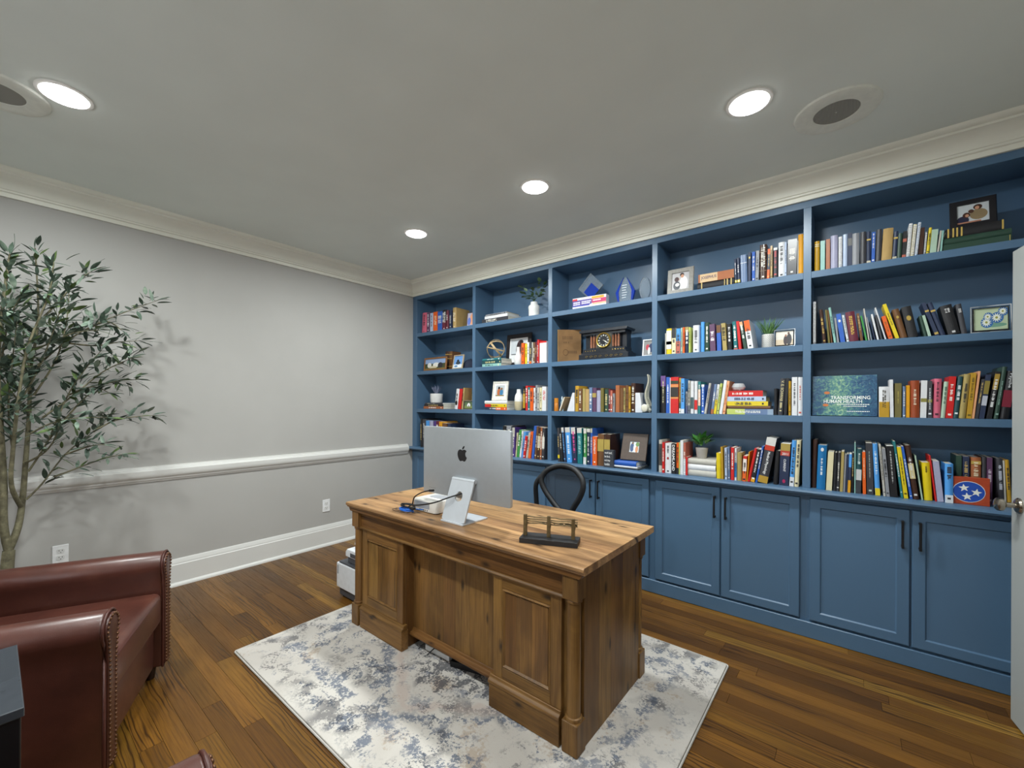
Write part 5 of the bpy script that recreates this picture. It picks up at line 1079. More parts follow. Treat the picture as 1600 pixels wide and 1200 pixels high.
P34 = shelf_books(3, 4, A5, [(66, 128, 80, 65, 'dark brown', {'g': 0, 'ys': 0.05}), (135, 262, 155, 145, 'cobalt', {'emb': (0.9, .42, '#f0f0f0'), 'tc': '#eaf0f4', 'gw': .22, 'gz': (.3, .7)}), (276, 362, 300, 245, 'cream', {'g': 0, 'rough': .7}), (381, 422, 394, 255, 'black', {'g': 0}), (426, 470, 442, 255, 'charcoal'), (480, 522, 497, 240, 'khaki', {'g': 0}), (527, 555, 545, 290, 'grey', {'g': 0}), (562, 588, 578, 280, 'navy', {'g': 0}), (592, 634, 610, 280, 'navy', {'b': [(0, 0.32, 'amber'), (.66, 1, 'sky blue')], 'g': 0, 'n': 'navy, amber and sky blue'}), (642, 676, 652, 260, 'black', {'n': 'slim black'}), (679, 692, None, 110, 'pale teal', {'g': 0}),
    (697, 792, 706, 200, 'dark teal', {'b': [(0.3, 0.54, '#c4c6c6'), (0, .3, '#383a40')], 'tc': '#cfe0de', 'gz': (.6, .9)}), (812, 866, 796, 245, 'orange', {'tc': '#f2d9b8', 'gw': .25}), (882, 980, 852, 115, 'charcoal', {'tc': '#b9c4b9', 'gw': .14, 'n': 'tall charcoal'}), (1002, 1076, 952, 125, 'sky blue', {'b': [(0, .14, 'yellow')], 'tc': '#dff0ff'}), (1122, 1156, 1042, 140, 'stone'), (1166, 1218, 1090, 195, 'grey', {'n': 'slate grey', 'tc': '#2a2a2e'}), (1226, 1334, 1156, 160, 'black', {'tc': '#cfcfcf', 'gw': .18, 'n': 'thick black'}), (1362, 1416, 1236, 90, 'teal'), (1426, 1490, 1310, 175, 'yellow', {'tc': '#5a4a08', 'gw': .3}), (1502, 1556, 1360, 165, 'blue', {'tc': '#dfe8f4'}), (1566, 1650, 1430, 150, 'dark brown', {'b': [(0.38, .66, '#cfc08e')], 'tc': '#d8d8d8', 'n': 'dark brown and cream'})])
shelf_books(3, 4, A6, [(198, 222, 84, 205, 'pale green', {'g': 0}), (240, 362, 190, 310, 'yellow', {'tc': '#5a4a08', 'gz': (.7, .9), 'gw': .2, 'n': 'broad yellow'}), (374, 420, 272, 205, 'red', {'g': 0}), (432, 528, 352, 290, 'lavender', {'g': 0, 'n': 'ribbed lavender'}), (541, 664, None, 325, 'sky blue', {'b': [(0, .2, '#d6dade')], 'n': 'broad sky blue', 'gz': (.55, .92)})], ys=0.02, obst=P34)
shelf_books(3, 4, A6, [(706, 786, None, 205, 'dark green', {'g': 0, 'ys': 0.10}), (801, 896, None, 215, 'navy', {'ys': 0.10, 'n': 'half-hidden navy'}), (922, 1072, None, 230, 'copper', {'ys': 0.10, 'b': [(0.85, .92, GILT)], 'tc': '#e2d2b2', 'soft': False}), (1090, 1150, None, 225, 'charcoal', {'ys': 0.10, 'g': 0, 'n': 'dull charcoal'}), (1160, 1242, None, 235, 'plum', {'ys': 0.10, 'tc': '#c9bcc9'}), (1330, 1420, 1290, 250, 'charcoal', {'ys': 0.09, 'tc': '#c4c8d4', 'n': 'leaning slate'}), (1424, 1452, 1385, 280, 'stone', {'ys': 0.09, 'g': 0}), (1456, 1530, 1402, 270, 'mustard', {'ys': 0.09})])
# ================================================================ ornaments on the shelves
Z3 = (855, 400, 9.143); Z4 = (855, 500, 9.143); ZC = (1260, 560, 4.706)
def wx(c, x, y): return at(c[0] + x / c[2], 600, 1, y).x
def wz(c, x, yy, y): return at(c[0] + x / c[2], c[1] + yy / c[2], 1, y).z
def pict(mb_parent, w, h, blobs, bg, y=-0.0005, name='photograph'):
    m = MB(); ms = [mat(bg, 0.25, var=0.04, name='photo_print')]; m.cur = 0; e = 0.0002
    m.add([(0, y, 0), (w, y, 0), (w, y, h), (0, y, h)], [(0, 1, 2, 3)])
    for k, b in enumerate(blobs):
        ms.append(mat(b[1], 0.25, var=0.04, name='photo_print')); m.cur = len(ms) - 1; yy = y - e * (k + 1)
        if b[0] == 'r': m.add([(b[2] * w, yy, b[3] * h), (b[4] * w, yy, b[3] * h), (b[4] * w, yy, b[5] * h), (b[2] * w, yy, b[5] * h)], [(0, 1, 2, 3)])
        elif b[0] == 'e':
            n_ = 16; m.add([(min(1, max(0, b[2] + b[4] * math.cos(2 * math.pi * q / n_))) * w, yy, min(1, max(0, b[3] + b[5] * math.sin(2 * math.pi * q / n_))) * h) for q in range(n_)], [tuple(range(n_))])
        else: m.add([(p[0] * w, yy, p[1] * h) for p in b[2]], [tuple(range(len(b[2])))])
    return m.build(name, ms, mb_parent)
def ring(w, h, b, y0, y1, inset=0.0):
    o = [(0, 0), (w, 0), (w, h), (0, h)]; i = [(b, b), (w - b, b), (w - b, h - b), (b, h - b)]; oo = [(inset, inset), (w - inset, inset), (w - inset, h - inset), (inset, h - inset)]
    R_ = [[(p[0], y1, p[1]) for p in o], [(p[0], y0 + inset, p[1]) for p in o], [(p[0], y0, p[1]) for p in oo], [(p[0], y0, p[1]) for p in i], [(p[0], y1, p[1]) for p in i]]
    vs = [p for r_ in R_ for p in r_]; fs = []
    for j in range(4): fs += [(j * 4 + k, j * 4 + (k + 1) % 4, j * 4 + 4 + (k + 1) % 4, j * 4 + 4 + k) for k in range(4)]
    fs += [(16 + k, 16 + (k + 1) % 4, (k + 1) % 4, k) for k in range(4)]
    return MB().add(vs, fs)
FG = 'framed pictures on the bookcase'
def frame(label, row, crop, x0, x1, yt, col, b, blobs, bg, y=0.10, z=None, lean=8, yaw=0, matc=None, matw=0.0, clear=False, xr=None, th=0.014):
    z = (SHELF[row] if z is None else z) + 0.0008; X0_ = wx(crop, x0, y); X1_ = wx(crop, x1, y) if xr is None else xr; w = X1_ - X0_
    h = (wz(crop, (x0 + x1) / 2, yt, y) - z) / math.cos(R(lean))
    t = thing('picture_frame', label, 'picture frame', (X0_, y, z + (th + 0.001) * math.sin(R(lean))), 0, FG, rot=(R(-lean), 0, R(yaw)))
    fm = glass('#f4f8f8', 0.02, 1.3, 'acrylic') if clear else mat(col, 0.4, var=0.15, nscale=60, name='frame_finish')
    if clear:
        ring(w, h, b, 0.0, th, 0.002).build('acrylic_border', fm, t)
        rim = MB(); 
        for q in ((0.0, 0.0), (w, 0.0), (w, h), (0.0, h)): pass
        ring(w, h, min(0.0035, b * 0.3), -0.0008, 0.0, 0.0).build('bright_edge', mat('#dfe3e6', 0.12, 0.9), t)
    else: ring(w, h, b, 0.0, th, min(0.003, b * 0.25)).build('border', fm, t)
    if matw: ring(w - 2 * b, h - 2 * b, matw, 0, 0.002).build('mat_board', mat(matc, 0.8), t, loc=(b, th * 0.35, b))
    k = b + matw; pict(t, w - 2 * k, h - 2 * k, blobs, bg).location = (k, th * 0.55, k)
    MB().box(b * 0.6, w - b * 0.6, th * 0.6, th * 0.95, b * 0.6, h - b * 0.6).build('back_board', mat('#2c2a28', 0.8), t)
    L_ = h * 0.72; a = R(lean); dep = min(0.07, L_ * 0.45)
    lg = MB().prism([(th, L_ * 0.98), (th + 0.003, L_), (th + dep + L_ * 0 , (th + dep) * math.tan(a) + 0.001), (th + dep - 0.004, (th + dep) * math.tan(a) + 0.001)], w * 0.46, w * 0.54, 'x'); lg.build('easel_leg', mat('#2c2a28', 0.8), t)
    return t
SK = '#c69478'
frame('small print propped at the right end of the top shelf, leftmost bay', 0, Z1, 640, 706, 350, '#5d4a46', 0.004, [('e', '#e8a47e', .62, .5, .3, .45), ('e', '#6a80c8', .25, .35, .22, .3)], '#b9b4c4', y=0.05, lean=6, xr=BX[0][1] - 0.004)
frame('landscape photo in a thin brown wooden frame, second shelf, leftmost bay', 1, Z1, 155, 408, 860, '#8a5a2c', 0.016, [('r', '#41492c', 0, 0, 1, .55), ('e', '#e6e4dc', .22, .4, .1, .25), ('e', '#e6e4dc', .55, .42, .16, .22), ('e', '#2c2c30', .75, .35, .12, .28), ('e', '#d6c9a8', .4, .2, .2, .12), ('r', '#7a6a3a', 0, 0, 1, .12)], '#8fa6cc', y=0.07, lean=6)
frame('small portrait photo with blue sky leaning on brown books, leftmost bay', 1, Z1, 478, 592, 832, '#b9a586', 0.010, [('r', '#dfe6ee', 0, 0, 1, .3), ('e', '#32404e', .5, .42, .26, .14), ('e', '#2b343c', .45, .6, .14, .1), ('e', '#5a86b0', .3, .15, .2, .08)], '#6d9bd6', y=0.06, lean=12)
frame('clear framed photo of a white cottage, third shelf, leftmost bay', 2, Z2, 609, 698, 335, '#ffffff', 0.010, [('r', '#7d8a54', 0, 0, 1, .4), ('p', '#e6e6ea', [(.32, .3), (.68, .3), (.68, .6), (.5, .85), (.32, .6)]), ('r', '#5a5a60', .46, .3, .54, .5)], '#5d7150', y=0.038, lean=4, clear=True, xr=BX[0][1] - 0.004)
frame('large black frame with a couple photo, second shelf, second bay', 1, Z1, 1085, 1365, 590, '#221c1e', 0.042, [('e', '#4b3a3c', .58, .55, .24, .42), ('e', '#2d2628', .66, .86, .11, .11), ('e', '#3a2d2e', .48, .72, .11, .11), ('r', '#e4e4e4', 0, 0, 1, .32), ('r', '#33333a', .05, .30, .55, .335)], '#c9ced2', y=0.2, lean=5, matc='#e2e2e2', matw=0.012)
frame('white picture frame with a family photo standing on stacked books, second bay', 2, Z2, 930, 1102, 115, '#d9d6cc', 0.020, [('e', '#b5683c', .35, .4, .2, .4), ('e', '#3f7ba6', .65, .35, .2, .35), ('e', '#3a2c28', .35, .78, .13, .12), ('e', '#8a6a48', .65, .7, .13, .12), ('r', '#8f7b52', 0, 0, 1, .12)], '#b9c0c4', y=0.09, z=ZS21, lean=8, matc='#ecebe6', matw=0.022)
frame('small white frame beside the mantel clock, partly behind the divider', 1, Z4, 1350, 1475, 275, '#dfe0e0', 0.010, [('e', '#c23a4a', .35, .55, .18, .2), ('e', '#23335c', .7, .5, .25, .3), ('e', '#e6e6e6', .5, .3, .12, .25)], '#8d8a88', y=0.10, lean=9, xr=BX[2][1] - 0.006)
frame('dark brown frame leaning back on the blue book stack, middle bay', 3, Z5, 855, 1150, 745, '#4a3a30', 0.062, [('e', '#35507c', .25, .45, .2, .4), ('e', '#dfe6ea', .6, .45, .2, .45), ('e', '#c8885c', .75, .3, .15, .3), ('e', '#6a8a52', .8, .75, .2, .2), ('e', '#6b5040', .3, .85, .1, .12)], '#cfd6dc', y=0.045, z=ZS32, lean=20, yaw=3)
frame('grey slatted photo frame of a couple with a baby, top shelf, fourth bay', 0, Z6, 135, 396, 372, '#8d8a84', 0.030, [('e', '#e4e2e0', .68, .35, .24, .42), ('e', '#3a2c2a', .58, .86, .12, .11), ('e', SK, .6, .78, .09, .1), ('e', '#c29a86', .34, .62, .1, .1), ('e', '#41282a', .28, .62, .13, .14), ('e', '#343a44', .3, .25, .2, .25), ('e', '#e9e6e4', .33, .3, .12, .1)], '#b9b7ba', y=0.06, lean=7)
frame('clear acrylic frame with a couple on a beach, second shelf, fourth bay', 1, Z7, 1208, 1420, 222, '#ffffff', 0.010, [('r', '#c9b79c', 0, 0, 1, .4), ('r', '#d6d2c8', 0, .4, 1, .62), ('e', '#26262e', .76, .4, .15, .4), ('e', '#5a3c34', .73, .84, .06, .09), ('e', '#33262a', .56, .34, .12, .34), ('e', '#9a6c58', .57, .68, .06, .09)], '#dcd6ca', y=0.06, lean=6, clear=True)
frame('black frame with a family portrait leaning on stacked books, rightmost bay', 0, ZA, 1052, 1402, 85, '#141219', 0.026, [('e', '#8d7a5c', .68, .42, .28, .28), ('e', '#41281f', .66, .80, .14, .14), ('e', SK, .64, .76, .07, .09), ('e', '#50342a', .45, .62, .09, .1), ('e', '#2c2c44', .18, .2, .2, .22), ('e', '#4a2c26', .30, .45, .12, .14), ('e', SK, .32, .42, .06, .08), ('r', '#b07a62', 0, 0, .75, .1)], '#c4cace', y=0.10, z=ZS04, lean=9)
# daisies in a clear frame
dz = []
for cx, cy, r_ in ((.38, .36, .17), (.42, .62, .13), (.68, .55, .17), (.86, .82, .14)):
    dz.append(('e', '#3f6fa8', cx + .02, cy, r_ * 1.12, r_ * 1.5))
for cx, cy, r_ in ((.38, .36, .17), (.42, .62, .13), (.68, .55, .17), (.86, .82, .14)):
    pts = []
    for q in range(24):
        a = 2 * math.pi * q / 24; rr = r_ * (1.0 if q % 2 else .5); pts.append((min(.99, cx + rr * math.cos(a)), min(.99, cy + 1.35 * rr * math.sin(a))))
    dz += [('p', '#dfe6da', pts), ('e', '#9a9a4a', cx, cy, r_ * .24, r_ * .32)]
frame('clear crystal frame with painted white daisies beside the door', 1, A3, 905, 1600, 110, '#ffffff', 0.012, [('e', '#6f9a86', .6, .22, .38, .1)] + dz, '#b5c4a4', y=0.05, lean=5, clear=True, xr=4.50)

# ---- face-out hardback, rightmost bay
X0_, X1_ = wx(ZC, 42, .06), wx(ZC, 522, .06); z0 = SHELF[2] + 0.0008; hh = (wz(ZC, 280, 128, .06) - z0) / math.cos(R(6)); ww = X1_ - X0_
def water():
    t = NT('water_cover'); v = t.coords('Object'); n1 = t.noise(v, 60.0, 4.0, 0.6, 1.2)
    sx = t.n('ShaderNodeSeparateXYZ'); t.l(v, sx.inputs[0])
    g = t.math('SUBTRACT', 1.0, t.math('MULTIPLY', t.math('ABSOLUTE', t.math('SUBTRACT', sx.outputs[0], ww * 0.42)), 6.5), clamp=True)
    f = t.math('ADD', t.math('MULTIPLY', n1, 0.75), t.math('MULTIPLY', g, 0.22))
    t.l(t.ramp(f, [(0.25, srgb('#1d3a5c')), (0.45, srgb('#2f5a7c')), (0.58, srgb('#5a8c80')), (0.72, srgb('#a9c79a'))]), t.bsdf.inputs['Base Color']); t.bsdf.inputs['Roughness'].default_value = 0.25; t.bump(n1, 0.3, 0.004); return t.m
bf = thing('displayed_book', 'large hardback with rippling water cover titled TRANSFORMING HUMAN HEALTH, facing out', 'book', (X0_, 0.06, z0 + 0.0032), rot=(R(-6), 0, 0), group='books on the third shelf of the rightmost bay')
MB().box(0, ww, 0, 0.003, 0, hh).build('front_cover', water(), bf, bevel=0.0008)
MB().box(0, ww, 0.024, 0.027, 0, hh).build('back_cover', mat('#27496e', 0.4), bf)
MB().box(0, 0.003, 0.003, 0.024, 0, hh).build('spine', mat('#2a4f78', 0.4), bf)
MB().box(0.003, ww - 0.004, 0.003, 0.024, 0.003, hh - 0.003).build('pages', PAGEW, bf)
WL = mat('#eef2ee', 0.5, name='cover_print')
for body, u0, u1, v0, v1 in (('TRANSFORMING', .30, .90, .405, .49), ('HUMAN HEALTH', .19, .78, .31, .395)):
    me = fit_text(body, (u1 - u0) * ww, (v1 - v0) * hh, WL, 0.01); me.transform(Matrix.Translation(((u0 + u1) / 2 * ww, -0.0008, (v0 + v1) / 2 * hh)) @ TXH); link('cover_title', me, bf)
m = spine_marks(0.010, 1.0, 0.0, 0.0); m = MB()
for v_, u0, u1 in ((.27, .4, .86), (.225, .5, .84), (.10, .55, .88)):
    u = u0
    while u < u1: wv_ = rb.uniform(.012, .03); m.add([(u * ww, -0.0008, v_ * hh), ((u + wv_) * ww, -0.0008, v_ * hh), ((u + wv_) * ww, -0.0008, (v_ + .018) * hh), (u * ww, -0.0008, (v_ + .018) * hh)], [(0, 1, 2, 3)]); u += wv_ + .008
m.build('cover_print', WL, bf)
for cx, cy in ((.24, .57), (.22, .26)): MB().prism(circle(10, 0.014, (cx * ww, cy * hh), sy=.6), -0.0008, 0, 'y').build('orange_fish', mat('#c9743c', 0.4), bf)
# ---- old brown book facing out, middle bay
z0 = SHELF[1] + 0.0008; hh = 0.285; ww = 0.20
ob = thing('displayed_book', 'large old tan cloth book facing out, leaning left of the clock', 'book', (1.920, 0.085, z0 + 0.0014), rot=(R(-2), 0, R(40)), group='books on the second shelf of the middle bay')
OBM = mat('#7d5c36', 0.75, var=0.22, nscale=9, bump=0.2, name='worn_cloth')
MB().box(0, ww, 0, 0.004, 0, hh).build('front_cover', OBM, ob, bevel=0.001); MB().box(0, ww, 0.022, 0.026, 0, hh).build('back_cover', OBM, ob, bevel=0.001)
MB().prism([(0.004, 0.0), (0.004, 0.026), (-0.004, 0.020), (-0.005, 0.013), (-0.004, 0.006)], 0, hh, 'z').build('spine', mat('#a8834c', 0.75, var=.2), ob)
MB().box(0.004, ww - 0.005, 0.004, 0.022, 0.003, hh - 0.003).build('pages', PAGES, ob)
DK = mat('#4a3118', 0.8, name='stamped_print'); rg2 = MB(); rg2.tube([(ww * .32 + 0.022 * math.cos(a * .4), -0.0006, hh * .30 + 0.026 * math.sin(a * .4)) for a in range(16)], 0.0014, 5, closed=True); rg2.build('stamped_ring', DK, ob)
m = MB()
for v_, u0, u1, s in ((.70, .2, .62, .10), (.58, .24, .52, .05), (.27, .45, .8, .085)):
    u = u0
    while u < u1: m.add([(u * ww, -0.0006, v_ * hh), ((u + .022) * ww, -0.0006, v_ * hh), ((u + .022) * ww, -0.0006, (v_ + s) * hh), (u * ww, -0.0006, (v_ + s) * hh)], [(0, 1, 2, 3)]); u += rb.uniform(.05, .085)
m.build('stamped_lettering', DK, ob)

# ---- mantel clock
y0 = 0.07; X0_, X1_ = wx(Z4, 458, y0), wx(Z4, 1162, y0); w = X1_ - X0_; z0 = SHELF[1] + 0.0008
ck = thing('mantel_clock', 'black mantel clock with columns and a gold-rimmed dial', 'clock', (X0_, y0, z0))
top = wz(Z4, 820, 120, y0) - z0; K = top / 0.27
BK = mat('#1d2129', 0.28, name='black_slate'); GD = mat('#c2a24e', 0.3, 0.8, name='gilt'); MARB = mat('#8d5a40', 0.35, var=.3, nscale=60, name='brown_marble')
D = 0.125
MB().box(0, w, -0.012, D + 0.012, 0, 0.052 * K).build('plinth', BK, ck, bevel=0.003)
MB().box(0.018, w - 0.018, -0.004, D + 0.004, 0.052 * K, 0.066 * K).build('plinth_step', BK, ck, bevel=0.002)
MB().box(0.03, w - 0.03, 0.0, D, 0.066 * K, 0.098 * K).build('lower_body', BK, ck, bevel=0.002)
MB().box(0.036, w - 0.036, 0.045, D, 0.098 * K, 0.220 * K).build('case', BK, ck)
MB().box(0.03, w - 0.03, 0.0, D, 0.220 * K, 0.243 * K).build('frieze', BK, ck, bevel=0.002)
MB().prism([(0.012, 0.243 * K), (w - 0.012, 0.243 * K), (w - 0.004, 0.262 * K), (w - 0.02, 0.27 * K), (0.02, 0.27 * K), (0.004, 0.262 * K)], -0.018, D + 0.014, 'y').build('cornice', BK, ck, bevel=0.002)
cxm = w * 0.515
MB().box(cxm - 0.075 * K, cxm + 0.075 * K, 0.0, 0.046, 0.098 * K, 0.220 * K).build('dial_block', mat('#3b3d38', 0.4), ck, bevel=0.002)
for s in (-1, 1):
    for k in range(3):
        xx = cxm + s * (0.098 + 0.034 * k) * K * (w / 0.50) * 0.92
        cl = MB().lathe([(0.011 * K, 0.108 * K), (0.010 * K, 0.114 * K), (0.009 * K, 0.205 * K), (0.010 * K, 0.21 * K)], 12, (xx, 0.016, 0)).build('column', MARB, ck, smooth=.8)
        MB().lathe([(0.013 * K, 0.098 * K), (0.013 * K, 0.108 * K)], 12, (xx, 0.016, 0)).build('column_base', BK, cl); MB().lathe([(0.013 * K, 0.21 * K), (0.013 * K, 0.22 * K)], 12, (xx, 0.016, 0)).build('capital', BK, cl)
zc = 0.166 * K; r0 = 0.068 * K; Mf = Matrix.Translation((cxm, -0.001, zc)) @ Matrix.Rotation(R(90), 4, 'X')
MB().lathe([(r0 * .82, 0.004), (r0 * .84, 0.014), (r0 * .92, 0.016), (r0, 0.010), (r0, 0.0)], 40, M=Mf, cap=False).build('bezel', GD, ck, smooth=.8)
dl = MB().lathe([(r0 * .83, 0.002), (r0 * .83, 0.005)], 40, M=Mf).build('dial', mat('#16181d', 0.3), ck)
nm = MB()
for k in range(12):
    a = R(30 * k); Mh = Matrix.Translation((cxm, -0.0066, zc)) @ Matrix.Rotation(a, 4, 'Y')
    for dx in ((-0.003, 0.003) if k % 3 else (-0.004, 0.0, 0.004)): nm.box(dx * K - 0.0011, dx * K + 0.0011, -0.0004, 0.0004, r0 * .56, r0 * .76, Mh)
nm.build('numerals', mat('#e6e6e0', 0.5), dl)
hd = MB()
for a, L_, wd in ((R(118), r0 * .48, 0.0028), (R(128), r0 * .62, 0.0018)): hd.box(-wd, wd, -0.0008, 0, -r0 * .08, L_, Matrix.Translation((cxm, -0.008, zc)) @ Matrix.Rotation(a, 4, 'Y'))
hd.build('hands', mat('#e9e6da', 0.4), dl)
sc_ = MB()
for s in (-1, 1):
    for q in range(4):
        cx_ = cxm + s * (0.03 + 0.045 * q) * K; pts = [(cx_ + 0.016 * K * math.cos(a * .45) * (1 - a / 22), -0.0128, 0.027 * K + 0.010 * K * math.sin(a * .45) * (1 - a / 26)) for a in range(16)]; sc_.tube(pts, 0.0011, 4)
    for q in range(5): sc_.ball((cxm + s * (0.085 + 0.024 * q) * K, -0.001, 0.080 * K), 0.004, 8, 4, (1, .3, 1))
sc_.build('gilt_scrollwork', GD, ck)['kind'] = 'stuff'

# ---- carton and glass awards, top shelf of the middle bay
y0 = 0.045; X0_, X1_ = wx(Z3, 357, y0), wx(Z3, 828, y0); z0 = SHELF[0] + 0.0008; hh = wz(Z3, 590, 575, y0) - z0; ww = X1_ - X0_
cb = thing('printed_carton', 'purple and pink printed carton in front of the diamond award', 'box', (X0_, y0, z0), R(2))
MB().box(0, ww, 0, 0.055, 0, hh).build('carton', mat('#e4e2ea', 0.4), cb, bevel=0.0015)
for nm_, c_, a, b, c0, c1_ in (('purple_panel', '#5b4a9a', 0.0, .58, .30, .78), ('pink_panel', '#c23566', .58, 1, .36, .72), ('yellow_panel', '#e0a62c', .58, .94, .74, .95), ('red_badge', '#d42a30', .0, .15, .72, .93), ('orange_stripe', '#e8b98a', .60, 1, .22, .34), ('blue_stripe', '#3d49a8', 0, .52, .20, .30)):
    MB().box(a * ww + .0005, b * ww - .0005, -0.0007, 0.001, c0 * hh, c1_ * hh).build(nm_, mat(c_, 0.4, name='carton_print'), cb)
m = MB()
for v_, u0, u1, s in ((.50, .03, .22, .13), (.34, .03, .22, .10), (.54, .28, .55, .11), (.38, .28, .52, .11), (.52, .62, .84, .12), (.83, .18, .52, .05)):
    u = u0
    while u < u1: m.add([(u * ww, -0.0011, v_ * hh), ((u + .018) * ww, -0.0011, v_ * hh), ((u + .018) * ww, -0.0011, (v_ + s) * hh), (u * ww, -0.0011, (v_ + s) * hh)], [(0, 1, 2, 3)]); u += .026
m.build('carton_lettering', mat('#f0eef4', 0.5), cb)
GL = glass('#dfeaf2', 0.05, 1.42, 'crystal'); GL.node_tree.nodes['Principled BSDF'].inputs['Transmission Weight'].default_value = 0.86; BG = mat('#1238a0', 0.12, name='blue_glass', coat=0.5)
def award(label, x, y, z=None): return thing('glass_award', label, 'award', (x, y, SHELF[0] + 0.0008 if z is None else z), group='glass awards')
y0 = 0.16; xc = wx(Z3, 608, y0); zt = wz(Z3, 608, 245, y0) - SHELF[0]; a = award('diamond-shaped clear glass award with a blue square centre', xc, y0)
hd_ = (wx(Z3, 785, y0) - wx(Z3, 430, y0)) / 2; zc = zt - hd_
MB().prism([(0, zc - hd_), (hd_, zc), (0, zc + hd_), (-hd_, zc)], 0, 0.022, 'y').build('diamond', GL, a, bevel=0.003)
h2 = hd_ * 0.60; MB().prism([(0.012, zc - hd_ * .92), (0.012 + h2, zc - hd_ * .92 + h2), (0.012, zc - hd_ * .92 + 2 * h2), (0.012 - h2, zc - hd_ * .92 + h2)], -0.003, -0.0005, 'y').build('blue_inset', BG, a)
MB().box(-0.05, 0.05, -0.025, 0.045, 0, max(0.012, zc - hd_ + 0.004)).build('foot', GL, a, bevel=0.003)
y0 = 0.11; xc = wx(Z3, 1105, y0); zt = wz(Z3, 1105, 295, y0) - SHELF[0]; hw = (wx(Z3, 1240, y0) - wx(Z3, 968, y0)) / 2
a = award('flame-shaped clear glass award with curved blue sides', xc, y0)
MB().prism([(-hw * .62, 0.004), (hw * .62, 0.004), (hw * .62, zt * .25), (hw * .74, zt * .48), (hw * .52, zt * .7), (0, zt), (-hw * .52, zt * .7), (-hw * .74, zt * .48), (-hw * .62, zt * .25)], 0, 0.02, 'y').build('flame', GL, a, bevel=0.002)
for s in (-1, 1): MB().prism([(s * hw * .60, 0.0), (s * hw * .70, 0.0), (s * hw, zt * .44), (s * hw * .66, zt * .68), (s * hw * .16, zt * .97), (s * hw * .5, zt * .66), (s * hw * .68, zt * .46)][::s], -0.001, 0.021, 'y').build('blue_side', BG, a)
m = MB()
for k in range(6): m.add([(-hw * .32, -0.0006, zt * (.22 + .09 * k)), (hw * (.1 + .05 * (k % 3)), -0.0006, zt * (.22 + .09 * k)), (hw * (.1 + .05 * (k % 3)), -0.0006, zt * (.245 + .09 * k)), (-hw * .32, -0.0006, zt * (.245 + .09 * k))], [(0, 1, 2, 3)])
m.build('etched_lines', mat('#cfd6da', 0.7), a)
MB().box(-hw * .8, hw * .8, -0.02, 0.04, 0, 0.006).build('foot', GL, a, bevel=0.002)
y0 = 0.13; xc = wx(Z3, 1385, y0); zt = wz(Z3, 1385, 300, y0) - SHELF[0]; hw = (wx(Z3, 1465, y0) - wx(Z3, 1305, y0)) / 2
a = award('oval clear crystal award at the right end of the top shelf', xc, y0)
MB().prism([(hw * math.cos(q * .2617 - 1.57), zt * .53 + zt * .47 * math.sin(q * .2617 - 1.57)) for q in range(24)], 0, 0.02, 'y').build('oval', GL, a, bevel=0.004)
MB().box(-0.03, 0.03, -0.015, 0.035, 0, zt * .07).build('foot', GL, a, bevel=0.002)

# ---- third shelf, middle bay: bottle, vial, notebook, bookends, spine model
zS = SHELF[2] + 0.0008
x = wx(Z5, 108, .05); hh = wz(Z5, 108, 315, .05) - zS; t = thing('amber_bottle', 'small orange pill bottle at the left end of the third shelf', 'bottle', (x, .05, zS)); r0 = (wx(Z5, 130, .05) - wx(Z5, 86, .05)) / 2
MB().lathe([(r0, 0), (r0, hh * .62), (r0 * .8, hh * .66)], 16).build('body', mat('#b8701c', 0.25), t, smooth=.7); MB().lathe([(r0 * .95, hh * .66), (r0 * .95, hh)], 16).build('cap', mat('#c9801f', 0.4), t, smooth=.7)
x = wx(Z5, 175, .10); hh = wz(Z5, 175, 295, .10) - zS; t = thing('glass_vial', 'tiny glass dropper vial behind the tan notebook', 'bottle', (x, .10, zS))
MB().lathe([(0.014, 0), (0.014, hh * .6), (0.006, hh * .7), (0.006, hh * .78)], 14).build('body', mat('#9fb8c4', 0.15), t, smooth=.7); MB().lathe([(0.007, hh * .78), (0.004, hh)], 12).build('dropper', mat('#cfdfe6', 0.3), t)
x = wx(Z5, 140, .06); t = thing('notebook', 'tan notebook tipped against the marble bookend', 'notebook', (x, .06, zS + 0.0058), rot=(0, R(22), 0))
MB().box(0, 0.012, 0, 0.11, 0, 0.125).build('cover', mat('#a88a62', 0.7), t); MB().box(0.001, 0.011, -0.0006, 0.1085, 0.0012, 0.1238).build('pages', PAGES, t)
WM = mat('#d6d8de', 0.35, var=.06, nscale=14, name='white_marble')
for xa, xb, xt, s, lab in ((232, 319, 300, 1, 'white marble wedge bookend left of the old books'), (1030, 1118, 1050, -1, 'white marble wedge bookend right of the old books')):
    yv = .055; a_, b_ = wx(Z5, xa, yv), wx(Z5, xb, yv); h_ = wz(Z5, xt, 253, yv) - zS
    t = thing('bookend', lab, 'bookend', (a_, yv, zS), group='marble bookends'); w_ = b_ - a_
    pl = [(0, 0), (w_, 0), (w_, h_), (w_ * .72, h_)] if s > 0 else [(0, 0), (w_, 0), (w_ * .62, h_), (0, h_)]
    MB().prism(pl, 0, 0.10, 'y').build('wedge', WM, t, bevel=0.002)
    MB().prism([(p[0], 0.0) for p in ()] or [(0.002, 0.10), (w_ - 0.002, 0.10), (w_ - 0.002, 0.0), (0.002, 0.0)][::-1], -0.0006, 0.0004, 'z').build('felt_pad', mat('#4b4b4b', 0.9), t)
yv = 0.07; x = wx(Z5, 1174, yv); hh = wz(Z5, 1155, 45, yv) - zS
sp_ = thing('spine_model', 'white anatomical model of a human spine standing beside the bookend', 'model', (x, yv, zS)); BN = mat('#d4d2c2', 0.5, name='bone_plastic')
